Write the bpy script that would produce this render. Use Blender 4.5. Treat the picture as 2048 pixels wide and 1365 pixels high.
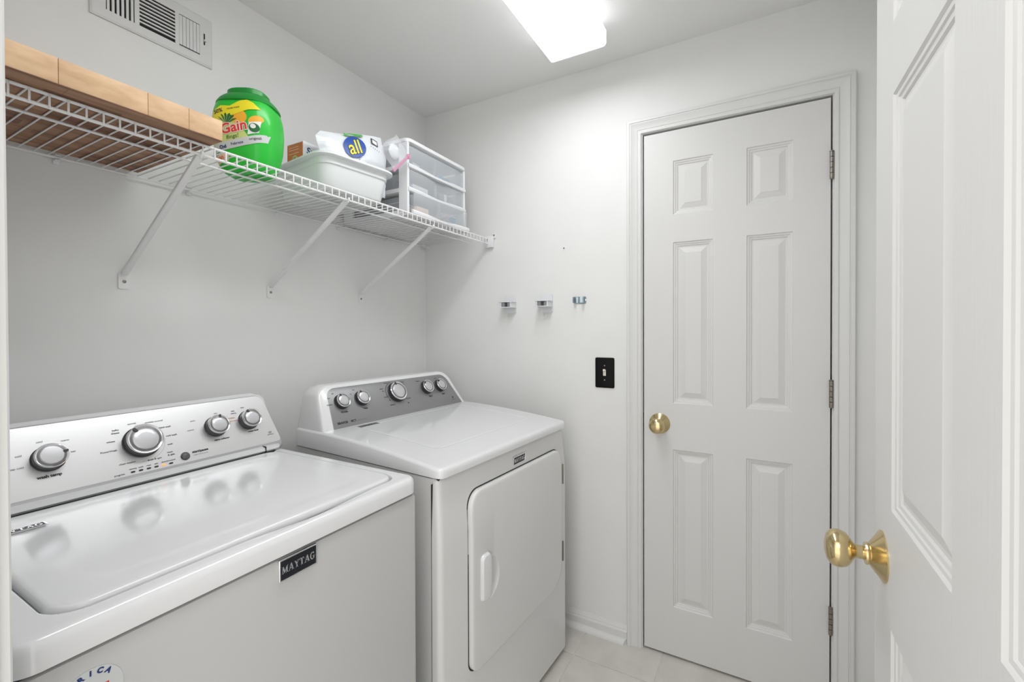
import bpy, bmesh, math, random
from mathutils import Vector, Matrix
PI = math.pi
C = bpy.context.scene.collection
sc = bpy.context.scene
for o in list(bpy.data.objects): bpy.data.objects.remove(o)

# ---------------------------------------------------------------- camera
cam_d = bpy.data.cameras.new('camera'); cam = bpy.data.objects.new('camera', cam_d); C.objects.link(cam)
sc.camera = cam
YAW, PITCH, ROLL = -0.506337, -0.0086903, -0.0032549
fw = Vector((math.sin(YAW)*math.cos(PITCH), math.cos(YAW)*math.cos(PITCH), math.sin(PITCH)))
rt = Vector((math.cos(YAW), -math.sin(YAW), 0)); up = rt.cross(fw)
r2 = rt*math.cos(ROLL)+up*math.sin(ROLL); u2 = up*math.cos(ROLL)-rt*math.sin(ROLL)
cam.matrix_world = Matrix(((r2.x, u2.x, -fw.x, 1.51459), (r2.y, u2.y, -fw.y, -1.80442), (r2.z, u2.z, -fw.z, 1.28472), (0, 0, 0, 1)))
cam_d.sensor_fit = 'HORIZONTAL'; cam_d.sensor_width = 36
cam_d.lens = 887.19/2048*36
cam_d.shift_y = -17.37/2048
cam_d.clip_start = 0.01

# ---------------------------------------------------------------- world, lights, exposure
w = bpy.data.worlds.new('world'); sc.world = w; w.use_nodes = True
w.node_tree.nodes['Background'].inputs[0].default_value = (1.0, 0.985, 0.96, 1)
w.node_tree.nodes['Background'].inputs[1].default_value = 1.3
sc.view_settings.view_transform = 'Standard'; sc.view_settings.look = 'None'
sc.view_settings.gamma = 1; sc.view_settings.use_curve_mapping = False
sc.view_settings.exposure = 0.50
LAMP = 8.8        # radiance of the fluorescent diffuser

def area_light(name, loc, target, sx, sy, power, col=(1, 1, 1)):
    d = bpy.data.lights.new(name, 'AREA'); d.shape = 'RECTANGLE'; d.size = sx; d.size_y = sy
    d.energy = power; d.color = col
    o = bpy.data.objects.new(name, d); C.objects.link(o); o.location = loc
    o.rotation_euler = (Vector(target)-Vector(loc)).to_track_quat('-Z', 'Y').to_euler()
    return o
area_light('hall_fill_light', (1.35, -3.0, 2.3), (1.2, -1.2, 1.0), 0.9, 0.9, 5, (1, .98, .95))  # unseen fill light added beyond the doorway to brighten the room

# ---------------------------------------------------------------- materials
def mat(name, col, rough=.5, metal=0, coat=0, bump=None, var=None, emit=None, alpha=None, trans=None, spec=None, aniso=None):
    m = bpy.data.materials.new(name); m.use_nodes = True; nt = m.node_tree; b = nt.nodes['Principled BSDF']
    b.inputs['Base Color'].default_value = (*col, 1); b.inputs['Roughness'].default_value = rough
    b.inputs['Metallic'].default_value = metal
    if coat: b.inputs['Coat Weight'].default_value = coat; b.inputs['Coat Roughness'].default_value = .08
    if spec is not None: b.inputs['Specular IOR Level'].default_value = spec
    if trans: b.inputs['Transmission Weight'].default_value = trans; b.inputs['IOR'].default_value = 1.15
    if alpha is not None: b.inputs['Alpha'].default_value = alpha
    if emit: b.inputs['Emission Color'].default_value = (*emit[0], 1); b.inputs['Emission Strength'].default_value = emit[1]
    tc = nt.nodes.new('ShaderNodeTexCoord')
    if bump:   # (scale xyz, strength, distance)
        mp = nt.nodes.new('ShaderNodeMapping'); mp.inputs['Scale'].default_value = bump[0]
        n = nt.nodes.new('ShaderNodeTexNoise'); n.inputs['Scale'].default_value = 1; n.inputs['Detail'].default_value = 3
        bp = nt.nodes.new('ShaderNodeBump'); bp.inputs['Strength'].default_value = bump[1]; bp.inputs['Distance'].default_value = bump[2]
        nt.links.new(tc.outputs['Object'], mp.inputs[0]); nt.links.new(mp.outputs[0], n.inputs['Vector'])
        nt.links.new(n.outputs[0], bp.inputs['Height']); nt.links.new(bp.outputs[0], b.inputs['Normal'])
    if var:    # (scale xyz, colour a, colour b, low, high)
        mp = nt.nodes.new('ShaderNodeMapping'); mp.inputs['Scale'].default_value = var[0]
        n = nt.nodes.new('ShaderNodeTexNoise'); n.inputs['Scale'].default_value = 1; n.inputs['Detail'].default_value = 5
        r = nt.nodes.new('ShaderNodeValToRGB'); r.color_ramp.elements[0].color = (*var[1], 1); r.color_ramp.elements[1].color = (*var[2], 1)
        r.color_ramp.elements[0].position = var[3]; r.color_ramp.elements[1].position = var[4]
        nt.links.new(tc.outputs['Object'], mp.inputs[0]); nt.links.new(mp.outputs[0], n.inputs['Vector'])
        nt.links.new(n.outputs[0], r.inputs[0]); nt.links.new(r.outputs[0], b.inputs['Base Color'])
    return m

M = {}
M['wall'] = mat('wall_paint', (.78, .78, .77), .75, bump=((90, 90, 90), .25, .0006), var=((6, 6, 6), (.772, .772, .762), (.79, .79, .78), .35, .65))
M['ceil'] = mat('ceiling_paint', (.82, .82, .812), .85, bump=((120, 120, 120), .3, .0006))
M['trim'] = mat('trim_paint', (.70, .70, .69), .42)
M['door'] = mat('door_paint', (.68, .675, .665), .45, bump=((170, 170, 6), .5, .0008))
M['panel'] = mat('door_panel_paint', (.68, .675, .665), .45, bump=((60, 60, 14), .35, .0008))
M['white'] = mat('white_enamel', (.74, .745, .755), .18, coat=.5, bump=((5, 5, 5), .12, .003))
M['whiteside'] = mat('white_enamel_panel_shaded', (.50, .50, .495), .28, coat=.3, bump=((300, 300, 300), .12, .0003))  # greyer textured enamel, its colour darkened further for shade on the washer front
M['whitedryer'] = mat('white_enamel_dryer', (.70, .70, .695), .24, coat=.4)
M['whitebright'] = mat('white_plastic_gloss', (.80, .805, .81), .2, coat=.4)
M['gap'] = mat('dark_gap', (.02, .02, .022), .7)
M['silver'] = mat('brushed_silver', (.74, .74, .745), .33, metal=.85, bump=((6, 6, 400), .10, .0004))
M['silver2'] = mat('brushed_silver_bevel', (.52, .52, .53), .35, metal=.7)
M['grey'] = mat('brushed_grey_panel', (.30, .30, .305), .42, metal=.5, bump=((300, 10, 10), .08, .0003))
M['knobdark'] = mat('knob_dark_rubber', (.035, .035, .04), .38)
M['knobring'] = mat('knob_ring', (.22, .22, .23), .25, metal=.8)
M['chrome'] = mat('polished_chrome', (.82, .82, .84), .12, metal=1)
M['cap'] = mat('knob_cap_satin', (.66, .66, .68), .3, metal=.7)
M['btn'] = mat('button_grey', (.10, .10, .105), .35)
M['ink'] = mat('printed_ink', (.03, .03, .035), .6)
M['inkgrey'] = mat('printed_grey_ink', (.25, .25, .26), .6)
M['inkorange'] = mat('printed_orange_ink', (.75, .25, .08), .6)
M['led_on'] = mat('indicator_amber', (.9, .3, .08), .4, emit=((1, .3, .05), .8))
M['badgeblue'] = mat('badge_navy', (.010, .012, .018), .4, spec=.3)
M['brass'] = mat('polished_brass', (.66, .53, .29), .17, metal=1)
M['nickel'] = mat('worn_nickel', (.27, .25, .22), .35, metal=1)
M['wire'] = mat('white_vinyl_coated_wire', (.80, .80, .80), .3, coat=.2)
M['plastic'] = mat('white_plastic', (.78, .79, .80), .35)
M['black'] = mat('black_gloss_plastic', (.004, .004, .0045), .5, spec=.15)
M['ivory'] = mat('ivory_plastic', (.75, .72, .64), .35)
M['vent'] = mat('vent_white_metal', (.68, .68, .68), .4)
M['ventdark'] = mat('vent_dark_duct', (.015, .015, .016), .8)
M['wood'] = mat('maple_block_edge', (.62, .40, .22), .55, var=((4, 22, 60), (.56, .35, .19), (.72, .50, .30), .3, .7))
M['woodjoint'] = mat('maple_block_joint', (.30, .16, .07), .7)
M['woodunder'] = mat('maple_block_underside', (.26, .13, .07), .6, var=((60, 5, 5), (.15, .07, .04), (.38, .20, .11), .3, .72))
M['green'] = mat('green_tub_plastic', (.010, .50, .03), .40, coat=.25)
M['greenlid'] = mat('green_lid_plastic', (.006, .25, .03), .32)
M['yellow'] = mat('label_yellow', (.82, .72, .02), .4)
M['red'] = mat('label_red', (.75, .035, .02), .4)
M['labelwhite'] = mat('label_white', (.80, .80, .78), .4)
M['labelgreen'] = mat('label_dark_green', (.008, .13, .03), .4)
M['labelgreen2'] = mat('label_mid_green', (.06, .42, .06), .4)
M['labelpale'] = mat('label_pale_yellow', (.60, .68, .22), .4)
M['labelorange'] = mat('label_orange', (.85, .42, .03), .4)
M['labelgrey'] = mat('label_light_grey', (.58, .60, .60), .4)
M['blue'] = mat('emblem_blue', (.01, .07, .36), .35)
M['navy'] = mat('print_navy', (.01, .03, .16), .5)
M['boxorange'] = mat('carton_orange', (.52, .15, .02), .5, var=((3, 3, 30), (.50, .14, .02), (.58, .20, .04), .4, .6))
M['boxwhite'] = mat('carton_white', (.72, .74, .76), .5)
M['bag'] = mat('glossy_pouch_film', (.76, .79, .82), .22, bump=((40, 40, 40), .5, .004))
M['basin'] = mat('white_basin_plastic', (.76, .79, .79), .3, coat=.2)
M['clipwhite'] = mat('clip_white_plastic', (.74, .75, .77), .3)
M['clipgrey'] = mat('clip_grey_rubber', (.26, .26, .27), .5)
M['zinc'] = mat('zinc_blue_steel', (.42, .50, .54), .3, metal=.85)
M['tile'] = mat('beige_floor_tile', (.62, .6, .57), .45, bump=((40, 40, 40), .2, .0006), var=((9, 9, 9), (.58, .555, .52), (.68, .655, .62), .3, .7))
M['grout'] = mat('tile_grout', (.76, .74, .70), .8)
M['darkstuff'] = mat('dark_grey_content', (.05, .05, .055), .6)
M['pink'] = mat('pink_zipper', (.66, .25, .42), .4)
M['cream'] = mat('cream_carton', (.80, .58, .40), .6)
M['teal'] = mat('blue_plastic_content', (.12, .28, .38), .5)
M['darkblack'] = mat('black_band', (.01, .01, .011), .5)

def frosted(name, col, a, rough=.3):
    m = bpy.data.materials.new(name); m.use_nodes = True; nt = m.node_tree; b = nt.nodes['Principled BSDF']
    b.inputs['Base Color'].default_value = (*col, 1); b.inputs['Roughness'].default_value = rough; b.inputs['Alpha'].default_value = a
    return m
M['frost'] = frosted('frosted_clear_plastic', (.76, .80, .84), .27)
M['film'] = frosted('clear_bag_film', (.74, .76, .80), .26, .15)

m = bpy.data.materials.new('prismatic_diffuser'); m.use_nodes = True; nt = m.node_tree; nt.nodes.clear()
out = nt.nodes.new('ShaderNodeOutputMaterial'); em = nt.nodes.new('ShaderNodeEmission'); em.inputs[0].default_value = (.97, .985, 1, 1)
em.inputs[1].default_value = LAMP; nt.links.new(em.outputs[0], out.inputs[0]); M['lens'] = m
m2 = m.copy(); m2.name = 'prismatic_diffuser_side'; M['lensside'] = m2
for n_ in m2.node_tree.nodes:
    if n_.type == 'EMISSION': n_.inputs[1].default_value = LAMP*.22
M['lensend'] = mat('diffuser_end_cap', (.85, .86, .88), .4, emit=((.97, .985, 1), .7))

# ---------------------------------------------------------------- mesh helpers
def new_obj(name, me, parent=None, m=None):
    o = bpy.data.objects.new(name, me); C.objects.link(o)
    if parent is not None: o.parent = parent
    if m is not None and not me.materials: me.materials.append(m)
    return o
def from_bm(name, bm, m, parent=None, smooth=True, angle=35):
    me = bpy.data.meshes.new(name)
    bmesh.ops.recalc_face_normals(bm, faces=bm.faces)
    bm.to_mesh(me); bm.free()
    if smooth:
        for p in me.polygons: p.use_smooth = True
        try: me.set_sharp_from_angle(angle=math.radians(angle))
        except Exception: pass
    return new_obj(name, me, parent, m)
def thing(name, label, cat, loc=(0, 0, 0), rotz=0, group=None):
    o = bpy.data.objects.new(name, None); C.objects.link(o); o.location = loc; o.rotation_euler = (0, 0, rotz)
    o.empty_display_size = .05
    o['label'] = label; o['category'] = cat
    if group: o['group'] = group
    return o
def tag(o, label, cat, group=None):
    o['label'] = label; o['category'] = cat
    if group: o['group'] = group
    return o
def struct(o): o['kind'] = 'structure'; return o
def bx(bm, x0, x1, y0, y1, z0, z1, bev=0, seg=2, mtx=None):
    r = bmesh.ops.create_cube(bm, size=1)
    vs = r['verts']
    for v in vs: v.co = Vector(((x0+x1)/2+v.co.x*(x1-x0), (y0+y1)/2+v.co.y*(y1-y0), (z0+z1)/2+v.co.z*(z1-z0)))
    if bev:
        es = list({e for v in vs for e in v.link_edges})
        rr = bmesh.ops.bevel(bm, geom=es, offset=bev, segments=seg, profile=.5, affect='EDGES')
        vs = list({v for f in rr['faces'] for v in f.verts})
    if mtx is not None:
        for v in vs: v.co = mtx @ v.co
    return vs
def box(name, dims, m, parent=None, bev=0, seg=2):
    bm = bmesh.new(); bx(bm, *dims, bev=bev, seg=seg); return from_bm(name, bm, m, parent)
def loft(bm, rings, cap0=True, cap1=True, closed=True):
    vr = [[bm.verts.new(p) for p in r] for r in rings]
    n = len(rings[0])
    for a, b in zip(vr[:-1], vr[1:]):
        for i in range(n if closed else n-1):
            j = (i+1) % n
            try: bm.faces.new((a[i], a[j], b[j], b[i]))
            except ValueError: pass
    if cap0: bm.faces.new(vr[0][::-1])
    if cap1: bm.faces.new(vr[-1])
    return vr
def rr2(a0, a1, b0, b1, r, n=6, ns=1):
    """rounded rectangle outline; r number or 4 radii (a1b1, a0b1, a0b0, a1b0), ns segments per straight side"""
    if not hasattr(r, '__len__'): r = (r,)*4
    cs = ((a1-r[0], b1-r[0], 0, r[0]), (a0+r[1], b1-r[1], 90, r[1]), (a0+r[2], b0+r[2], 180, r[2]), (a1-r[3], b0+r[3], 270, r[3]))
    pts = []
    for k, (ca, cb, s, rad) in enumerate(cs):
        for i in range(n+1):
            t = math.radians(s+90*i/n); pts.append((ca+rad*math.cos(t), cb+rad*math.sin(t)))
        nx = cs[(k+1) % 4]; t = math.radians(nx[2]); q = (nx[0]+nx[3]*math.cos(t), nx[1]+nx[3]*math.sin(t)); p = pts[-1]
        for i in range(1, ns): pts.append((p[0]+(q[0]-p[0])*i/ns, p[1]+(q[1]-p[1])*i/ns))
    return pts
def tube(bm, pts, rad, n=8, cap=True):
    pts = [Vector(p) for p in pts]; rings = []
    prev = None
    for i, p in enumerate(pts):
        d = ((pts[min(i+1, len(pts)-1)]-p).normalized() + (p-pts[max(i-1, 0)]).normalized())
        d.normalize()
        if prev is None: a = d.orthogonal().normalized()
        else: a = (prev - d*prev.dot(d)).normalized()
        prev = a; b = d.cross(a)
        rr = rad[i] if hasattr(rad, '__len__') else rad
        rings.append([p+(a*math.cos(2*PI*k/n)+b*math.sin(2*PI*k/n))*rr for k in range(n)])
    loft(bm, rings, cap, cap)
def lathe(bm, prof, n=32, mtx=None, cap0=True, cap1=True):
    """prof list of (r, h); axis = Z"""
    rings = []
    for r, h in prof:
        ring = [Vector((max(r, 1e-5)*math.cos(2*PI*k/n), max(r, 1e-5)*math.sin(2*PI*k/n), h)) for k in range(n)]
        if mtx is not None: ring = [mtx @ v for v in ring]
        rings.append(ring)
    loft(bm, rings, cap0, cap1)
def lathe_obj(name, prof, m, parent, mtx=None, n=32):
    bm = bmesh.new(); lathe(bm, prof, n, mtx); return from_bm(name, bm, m, parent, angle=40)
def prism(bm, outline, fn, d0, d1, bev=0):
    """outline 2D points; fn(a,b,d)->3D; extruded from d0 to d1"""
    rings = [[fn(a, b, d0) for a, b in outline], [fn(a, b, d1) for a, b in outline]]
    loft(bm, rings)
def poly(bm, pts3):
    vs = [bm.verts.new(p) for p in pts3]; return bm.faces.new(vs)
_tc = {}
def text_mesh(s, size, ext=.0002, shear=0, offset=0, align='LEFT', space=1):
    c = bpy.data.curves.new('txt', 'FONT'); c.body = s; c.size = size; c.extrude = ext; c.shear = shear; c.offset = offset
    c.align_x = align; c.space_character = space; c.resolution_u = 3
    o = bpy.data.objects.new('txt', c); C.objects.link(o)
    dg = bpy.context.evaluated_depsgraph_get(); me = bpy.data.meshes.new_from_object(o.evaluated_get(dg))
    bpy.data.objects.remove(o); bpy.data.curves.remove(c)
    return me
def text_obj(name, s, size, mtx, m, parent, fn=None, **k):
    me = text_mesh(s, size, **k); me.name = name
    for v in me.vertices:
        v.co = fn(v.co) if fn else mtx @ v.co
    me.materials.clear(); me.materials.append(m)
    return new_obj(name, me, parent)
def frame(origin, ax, ay):
    ax = Vector(ax).normalized(); ay = Vector(ay).normalized(); az = ax.cross(ay)
    return Matrix(((ax.x, ay.x, az.x, origin[0]), (ax.y, ay.y, az.y, origin[1]), (ax.z, ay.z, az.z, origin[2]), (0, 0, 0, 1)))

H = 2.3793
# ---------------------------------------------------------------- setting
def wall_obj(name, boxes, m=None):
    bm = bmesh.new()
    for b in boxes: bx(bm, *b)
    return struct(from_bm(name, bm, m or M['wall'], smooth=False))
XR = 1.87; YF = -1.675
DX0, DX1 = 1.111, 1.731     # closet opening
wall_obj('wall_left', [(-.1, 0, YF-.12, .0, 0, H)])
wall_obj('wall_back', [(-.1, DX0-.004, 0, .12, 0, H), (DX1+.004, XR+.1, 0, .12, 0, H), (DX0-.004, DX1+.004, 0, .12, 2.058, H)])
wall_obj('wall_light_block', [(.9, 1.95, .42, .46, 0, H), (.9, .94, .12, .42, 0, H), (1.91, 1.95, .12, .42, 0, H)])  # unseen, added behind the closet door to keep world light from leaking in
wall_obj('wall_right', [(XR, XR+.1, YF-.12, 0, 0, H)])
wall_obj('wall_front', [(-.1, .80, YF-.12, YF, 0, H), (1.765, XR+.1, YF-.12, YF, 0, H), (.80, 1.765, YF-.12, YF, 2.10, H)])
struct(box('ceiling', (-.1, XR+.1, YF-.12, .12, H, H+.1), M['ceil']))
fl = struct(box('floor', (-.1, XR+.1, -3.6, .46, -.05, -.003), M['grout']))
# tiles: every tile a part of the floor
tb = bmesh.new(); loft(tb, [[(x, y, z) for x, y in rr2(-.151+i, .151-i, -.151+i, .151-i, .002, 2)] for z, i in ((-.003, 0), (-.001, 0), (0, .0012))], cap0=False)
tm = from_bm('tile', tb, M['tile'], fl, smooth=False); first = True
for i in range(-4, 4):
    for j in range(-6, 2):
        cx, cy = .883+.1525+i*.305, -.172+.1525+j*.305
        if cx < -.1 or cx > XR or cy < -1.9 or cy > .14 and not (1.0 < cx < 1.9): continue
        if first: t = tm; first = False
        else: t = tm.copy(); C.objects.link(t)
        t.location = (cx, cy, 0); t.rotation_euler = (0, 0, (i*3+j) % 4*PI/2)
# casing profile: (across, proud)
CAS = [(0, 0), (0, .009), (.002, .011), (.011, .0115), (.0125, .009), (.014, .0085), (.016, .0105), (.026, .0115), (.034, .014), (.040, .0165), (.0415, .015), (.044, .015), (.0455, .0175), (.054, .018), (.0565, .016), (.057, 0)]
def casing(name_root, x0, x1, zt, y0, sgn, legs=(1, 1, 1)):
    """x0,x1 inner edges; boards stand on plane y=y0, proud toward sgn"""
    root = struct(bpy.data.objects.new(name_root, None)); C.objects.link(root)
    if legs[0]:
        bm = bmesh.new(); loft(bm, [[(x0-a, y0+sgn*h, 0) for a, h in CAS], [(x0-a, y0+sgn*h, zt+a) for a, h in CAS]]); from_bm('casing_board', bm, M['trim'], root, angle=20)
    if legs[1]:
        bm = bmesh.new(); loft(bm, [[(x1+a, y0+sgn*h, 0) for a, h in CAS], [(x1+a, y0+sgn*h, zt+a) for a, h in CAS]]); from_bm('casing_board', bm, M['trim'], root, angle=20)
    if legs[2]:
        bm = bmesh.new(); loft(bm, [[(x0-a, y0+sgn*h, zt+a) for a, h in CAS], [(x1+a, y0+sgn*h, zt+a) for a, h in CAS]]); from_bm('casing_board', bm, M['trim'], root, angle=20)
    return root
t1 = casing('trim_1', 1.108, 1.734, 2.056, 0, -1)
for d in ((DX0-.003, DX0+.001, -.004, .118, 0, 2.056), (DX1-.001, DX1+.003, -.004, .118, 0, 2.056), (DX0+.001, DX1-.001, -.004, .118, 2.054, 2.058)):
    box('jamb', d, M['trim'], t1)
for d in ((DX0+.001, DX0+.014, .038, .07, 0, 2.054), (DX1-.014, DX1-.001, .038, .07, 0, 2.054), (DX0+.014, DX1-.014, .038, .07, 2.041, 2.054)):
    box('door_stop', d, M['trim'], t1)
box('strike_plate', (DX0+.0009, DX0+.0022, .002, .034, .875, .945), M['nickel'], t1)
t2 = casing('trim_2', .876, 1.735, 2.075, YF, 1, (1, 0, 1))
for d in ((.80, .881, YF-.122, YF+.001, 0, 2.075), (1.731, 1.765, YF-.122, YF+.001, 0, 2.075), (.881, 1.731, YF-.122, YF+.001, 2.07, 2.10)):
    box('jamb', d, M['trim'], t2, bev=.003)
# baseboard
BB = [(.004, 0), (-.013, 0), (-.013, .045), (-.009, .052), (-.009, .055), (-.004, .064), (-.002, .069), (.004, .070)]
bm = bmesh.new(); loft(bm, [[(0.0, y, z) for y, z in BB], [(1.050, y, z) for y, z in BB]])
b = struct(from_bm('baseboard_back', bm, M['trim'], angle=20))
SH = [(-.012, 0)]+[(-.012-.019*math.cos(t), .020*math.sin(t)) for t in [PI/2*i/6 for i in range(7)]]
bm = bmesh.new(); loft(bm, [[(0.0, y, z) for y, z in SH], [(1.050+(y+.012)*.6, y, z) for y, z in SH]])
from_bm('shoe_moulding', bm, M['trim'], b, angle=30)
bm = bmesh.new(); loft(bm, [[(1.792, y, z) for y, z in BB], [(XR, y, z) for y, z in BB]])
struct(from_bm('baseboard_back_right', bm, M['trim'], angle=20))

# ---------------------------------------------------------------- doors
ZROWS = [(.198, .813), (.993, 1.616), (1.722, 1.93)]
def panel_mesh(w, h):
    bm = bmesh.new()
    st = [(0, 0), (.003, .0035), (.008, .0042), (.0095, .0065), (.015, .0075), (.017, .0105), (.0225, .0105), (.0405, .0045), (.0425, .0035)]
    rings = [[(x, d, z) for x, z in rr2(-w/2+i, w/2-i, -h/2+i, h/2-i, .0004, 1)] for i, d in st]
    loft(bm, rings, cap0=False)
    for v in bm.verts: v.co.y = v.co.y
    me = bpy.data.meshes.new('panel'); bmesh.ops.recalc_face_normals(bm, faces=bm.faces); bm.to_mesh(me); bm.free()
    me.materials.append(M['panel']); return me
def build_door(name, W, H0, H1, cols, loc, rotz, T=.035):
    """front face on local y=0 facing -y, x from 0..W"""
    bm = bmesh.new()
    xs = [0]+[c for p in cols for c in p]+[W]; zs = [H0]+[z for p in ZROWS for z in p]+[H1]
    for yy, front in ((0, True), (T, False)):
        vv = [[bm.verts.new((x, yy, z)) for z in zs] for x in xs]
        for i in range(len(xs)-1):
            for j in range(len(zs)-1):
                if front and i % 2 == 1 and j % 2 == 1: continue
                bm.faces.new((vv[i][j], vv[i+1][j], vv[i+1][j+1], vv[i][j+1]))
    for a, b, c, d in (((0, H0), (0, H1), 0, 0), ((W, H0), (W, H1), 0, 0), ((0, H0), (W, H0), 0, 0), ((0, H1), (W, H1), 0, 0)):
        bm.faces.new([bm.verts.new(p) for p in ((a[0], 0, a[1]), (b[0], 0, b[1]), (b[0], T, b[1]), (a[0], T, a[1]))])
    o = struct(from_bm(name, bm, M['door'], smooth=False)); o.location = loc; o.rotation_euler = (0, 0, rotz)
    meshes = {}
    for a, b in cols:
        for z0, z1 in ZROWS:
            k = (round(b-a, 3), round(z1-z0, 3))
            if k not in meshes: meshes[k] = panel_mesh(b-a, z1-z0)
            p = new_obj('panel', meshes[k], o); p.location = ((a+b)/2, 0, (z0+z1)/2)
    return o
def knob(door, x, z):
    mt = Matrix.Translation((x, 0, z)) @ Matrix.Rotation(PI/2, 4, 'X')   # axis toward -y
    k = lathe_obj('door_knob', [(.0105, .016), (.0105, .034), (.013, .038), (.020, .042), (.0265, .048), (.0295, .056), (.0295, .063), (.027, .069), (.020, .0745), (.010, .077), (0, .0775)], M['brass'], door, mt, 40)
    lathe_obj('rosette', [(.0395, 0), (.0395, .002), (.037, .0035), (.019, .0165), (.0165, .018), (.0175, .021), (.0165, .0235), (.0125, .024), (.0115, .0245)], M['brass'], k, mt, 40)
    k['label'] = 'polished brass round knob'
    return k
def hinge(parent, x, z, ysh=-.006):
    bm = bmesh.new(); n = 5; L = .088
    for i in range(n):
        z0 = z-L/2+i*L/n
        lathe(bm, [(.0035, z0), (.0058, z0+.0006), (.0058, z0+L/n-.0012), (.0035, z0+L/n-.0004)], 14, Matrix.Translation((x, ysh, 0)))
    lathe(bm, [(.002, z+L/2-.0004), (.0062, z+L/2), (.0062, z+L/2+.002), (.002, z+L/2+.004)], 14, Matrix.Translation((x, ysh, 0)))
    lathe(bm, [(.002, z-L/2-.004), (.0056, z-L/2-.002), (.0056, z-L/2)], 14, Matrix.Translation((x, ysh, 0)))
    bx(bm, x-.0045, x-.001, ysh+.004, .012, z-L/2, z+L/2)
    h = from_bm('hinge', bm, M['nickel'], parent); return h
d1 = build_door('door_1', .608, .009, 2.047, [(.110, .252), (.361, .503)], (1.117, 0, 0), 0)
knob(d1, .060, .910)
for z in (1.822, 1.064, .306): hinge(d1, .610, z, -.0075)
box('latch_plate', (-.0015, .0005, .004, .03, .88, .94), M['nickel'], d1)
d2 = build_door('door_2', .810, .012, 2.045, [(.104, .342), (.448, .706)], (1.69, -.844, .016), -PI/2)
knob(d2, .055, .902)
for z in (1.822, 1.064, .306): hinge(d2, .812, z, -.0075)

# ---------------------------------------------------------------- ceiling light
lt = thing('ceiling_light', 'long white fluorescent ceiling fixture with prismatic wraparound diffuser', 'light', (.93, -.855, H))
def L_(x, y, z): return (x-.93, y+.855, z-H)
bm = bmesh.new(); bx(bm, .85-.93, 1.01-.93, -1.45+.855, -.25+.855, -.034, 0); from_bm('housing', bm, M['vent'], lt, smooth=False)
bm = bmesh.new()
sec = [(.8215, 2.350), (.8215, 2.305), (.826, 2.2975), (.834, 2.2955), (1.026, 2.2955), (1.034, 2.2975), (1.0385, 2.305), (1.0385, 2.350)]
loft(bm, [[L_(x, -1.455, z) for x, z in sec], [L_(x, -.250, z) for x, z in sec]], False, False, closed=False)
bm.faces.new([bm.verts.new(L_(x, y, 2.350)) for x, y in ((.8215, -1.455), (1.0385, -1.455), (1.0385, -.25), (.8215, -.25))])
dif = from_bm('diffuser', bm, M['lens'], lt)
dif.data.materials.append(M['lensside'])
for p in dif.data.polygons: p.material_index = 0 if abs(p.normal.z) > .8 and p.center.z < -.05 else 1
for y0, y1 in ((-.250, -.244), (-1.461, -1.455)):
    bm = bmesh.new(); loft(bm, [[L_(x, y0, z) for x, z in sec], [L_(x, y1, z) for x, z in sec]]); from_bm('end_cap', bm, M['lensend'], lt)

# ---------------------------------------------------------------- air register on the left wall
vr = thing('air_register', 'white metal air register high on left wall with three louvre groups', 'vent', (0, -1.177, 2.181))
def vo(y, z): return (y+1.177, z-2.181)
YL0, YL1, ZV0, ZV1 = -1.324, -1.030, 2.107, 2.256
groups = [(-1.292, -1.230, 2.133, 2.226, 'v', 6), (-1.219, -1.132, 2.140, 2.224, 'h', 8), (-1.122, -1.066, 2.137, 2.224, 'v', 6)]
bm = bmesh.new()
# plate with openings: grid of strips
ys = [YL0+.004]+[g for q in groups for g in q[:2]]+[YL1-.004]
bx(bm, .004, .007, YL0+.004+1.177, YL1-.004+1.177, ZV0+.004-2.181, 2.133-2.181)
bx(bm, .004, .007, YL0+.004+1.177, YL1-.004+1.177, 2.226-2.181, ZV1-.004-2.181)
for a, b in ((ys[0], ys[1]), (ys[2], ys[3]), (ys[4], ys[5]), (ys[6], ys[7])): bx(bm, .004, .007, a+1.177, b+1.177, 2.133-2.181, 2.226-2.181)
o4 = [(y+1.177, z-2.181) for y, z in ((YL0, ZV0), (YL1, ZV0), (YL1, ZV1), (YL0, ZV1))]; i4 = [(y+1.177, z-2.181) for y, z in ((YL0+.005, ZV0+.005), (YL1-.005, ZV0+.005), (YL1-.005, ZV1-.005), (YL0+.005, ZV1-.005))]
loft(bm, [[(0, a, b) for a, b in o4], [(.0045, a, b) for a, b in o4], [(.007, a, b) for a, b in i4], [(.004, a, b) for a, b in i4]], False, False)
from_bm('face_plate', bm, M['vent'], vr, smooth=False)
box('duct_backing', (.0002, .001, YL0+.012+1.177, YL1-.012+1.177, ZV0+.012-2.181, ZV1-.012-2.181), M['ventdark'], vr)
for gi, (y0, y1, z0, z1, kind, n) in enumerate(groups):
    if kind == 'v':
        for i in range(n):
            yc = y0+(y1-y0)*(i+.5)/n; wd = (y1-y0)/n*(.27 if gi == 0 else .44)
            box('louvre', (.0025, .0066, yc-wd+1.177, yc+wd+1.177, z0-2.181, z1-2.181), M['vent'], vr)
    else:
        for i in range(n):
            zc = z0+(z1-z0)*(i+.5)/n; wd = (z1-z0)/n*.20
            box('louvre', (.0025, .0066, y0+1.177, y1+1.177, zc-wd-2.181, zc+wd-2.181), M['vent'], vr)
box('lever_slot', (.0070, .0073, -1.0555+1.177, -1.0515+1.177, 2.170-2.181, 2.205-2.181), M['ventdark'], vr)
box('damper_lever', (.0071, .014, -1.0565+1.177, -1.0495+1.177, 2.180-2.181, 2.184-2.181), M['vent'], vr)

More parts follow.
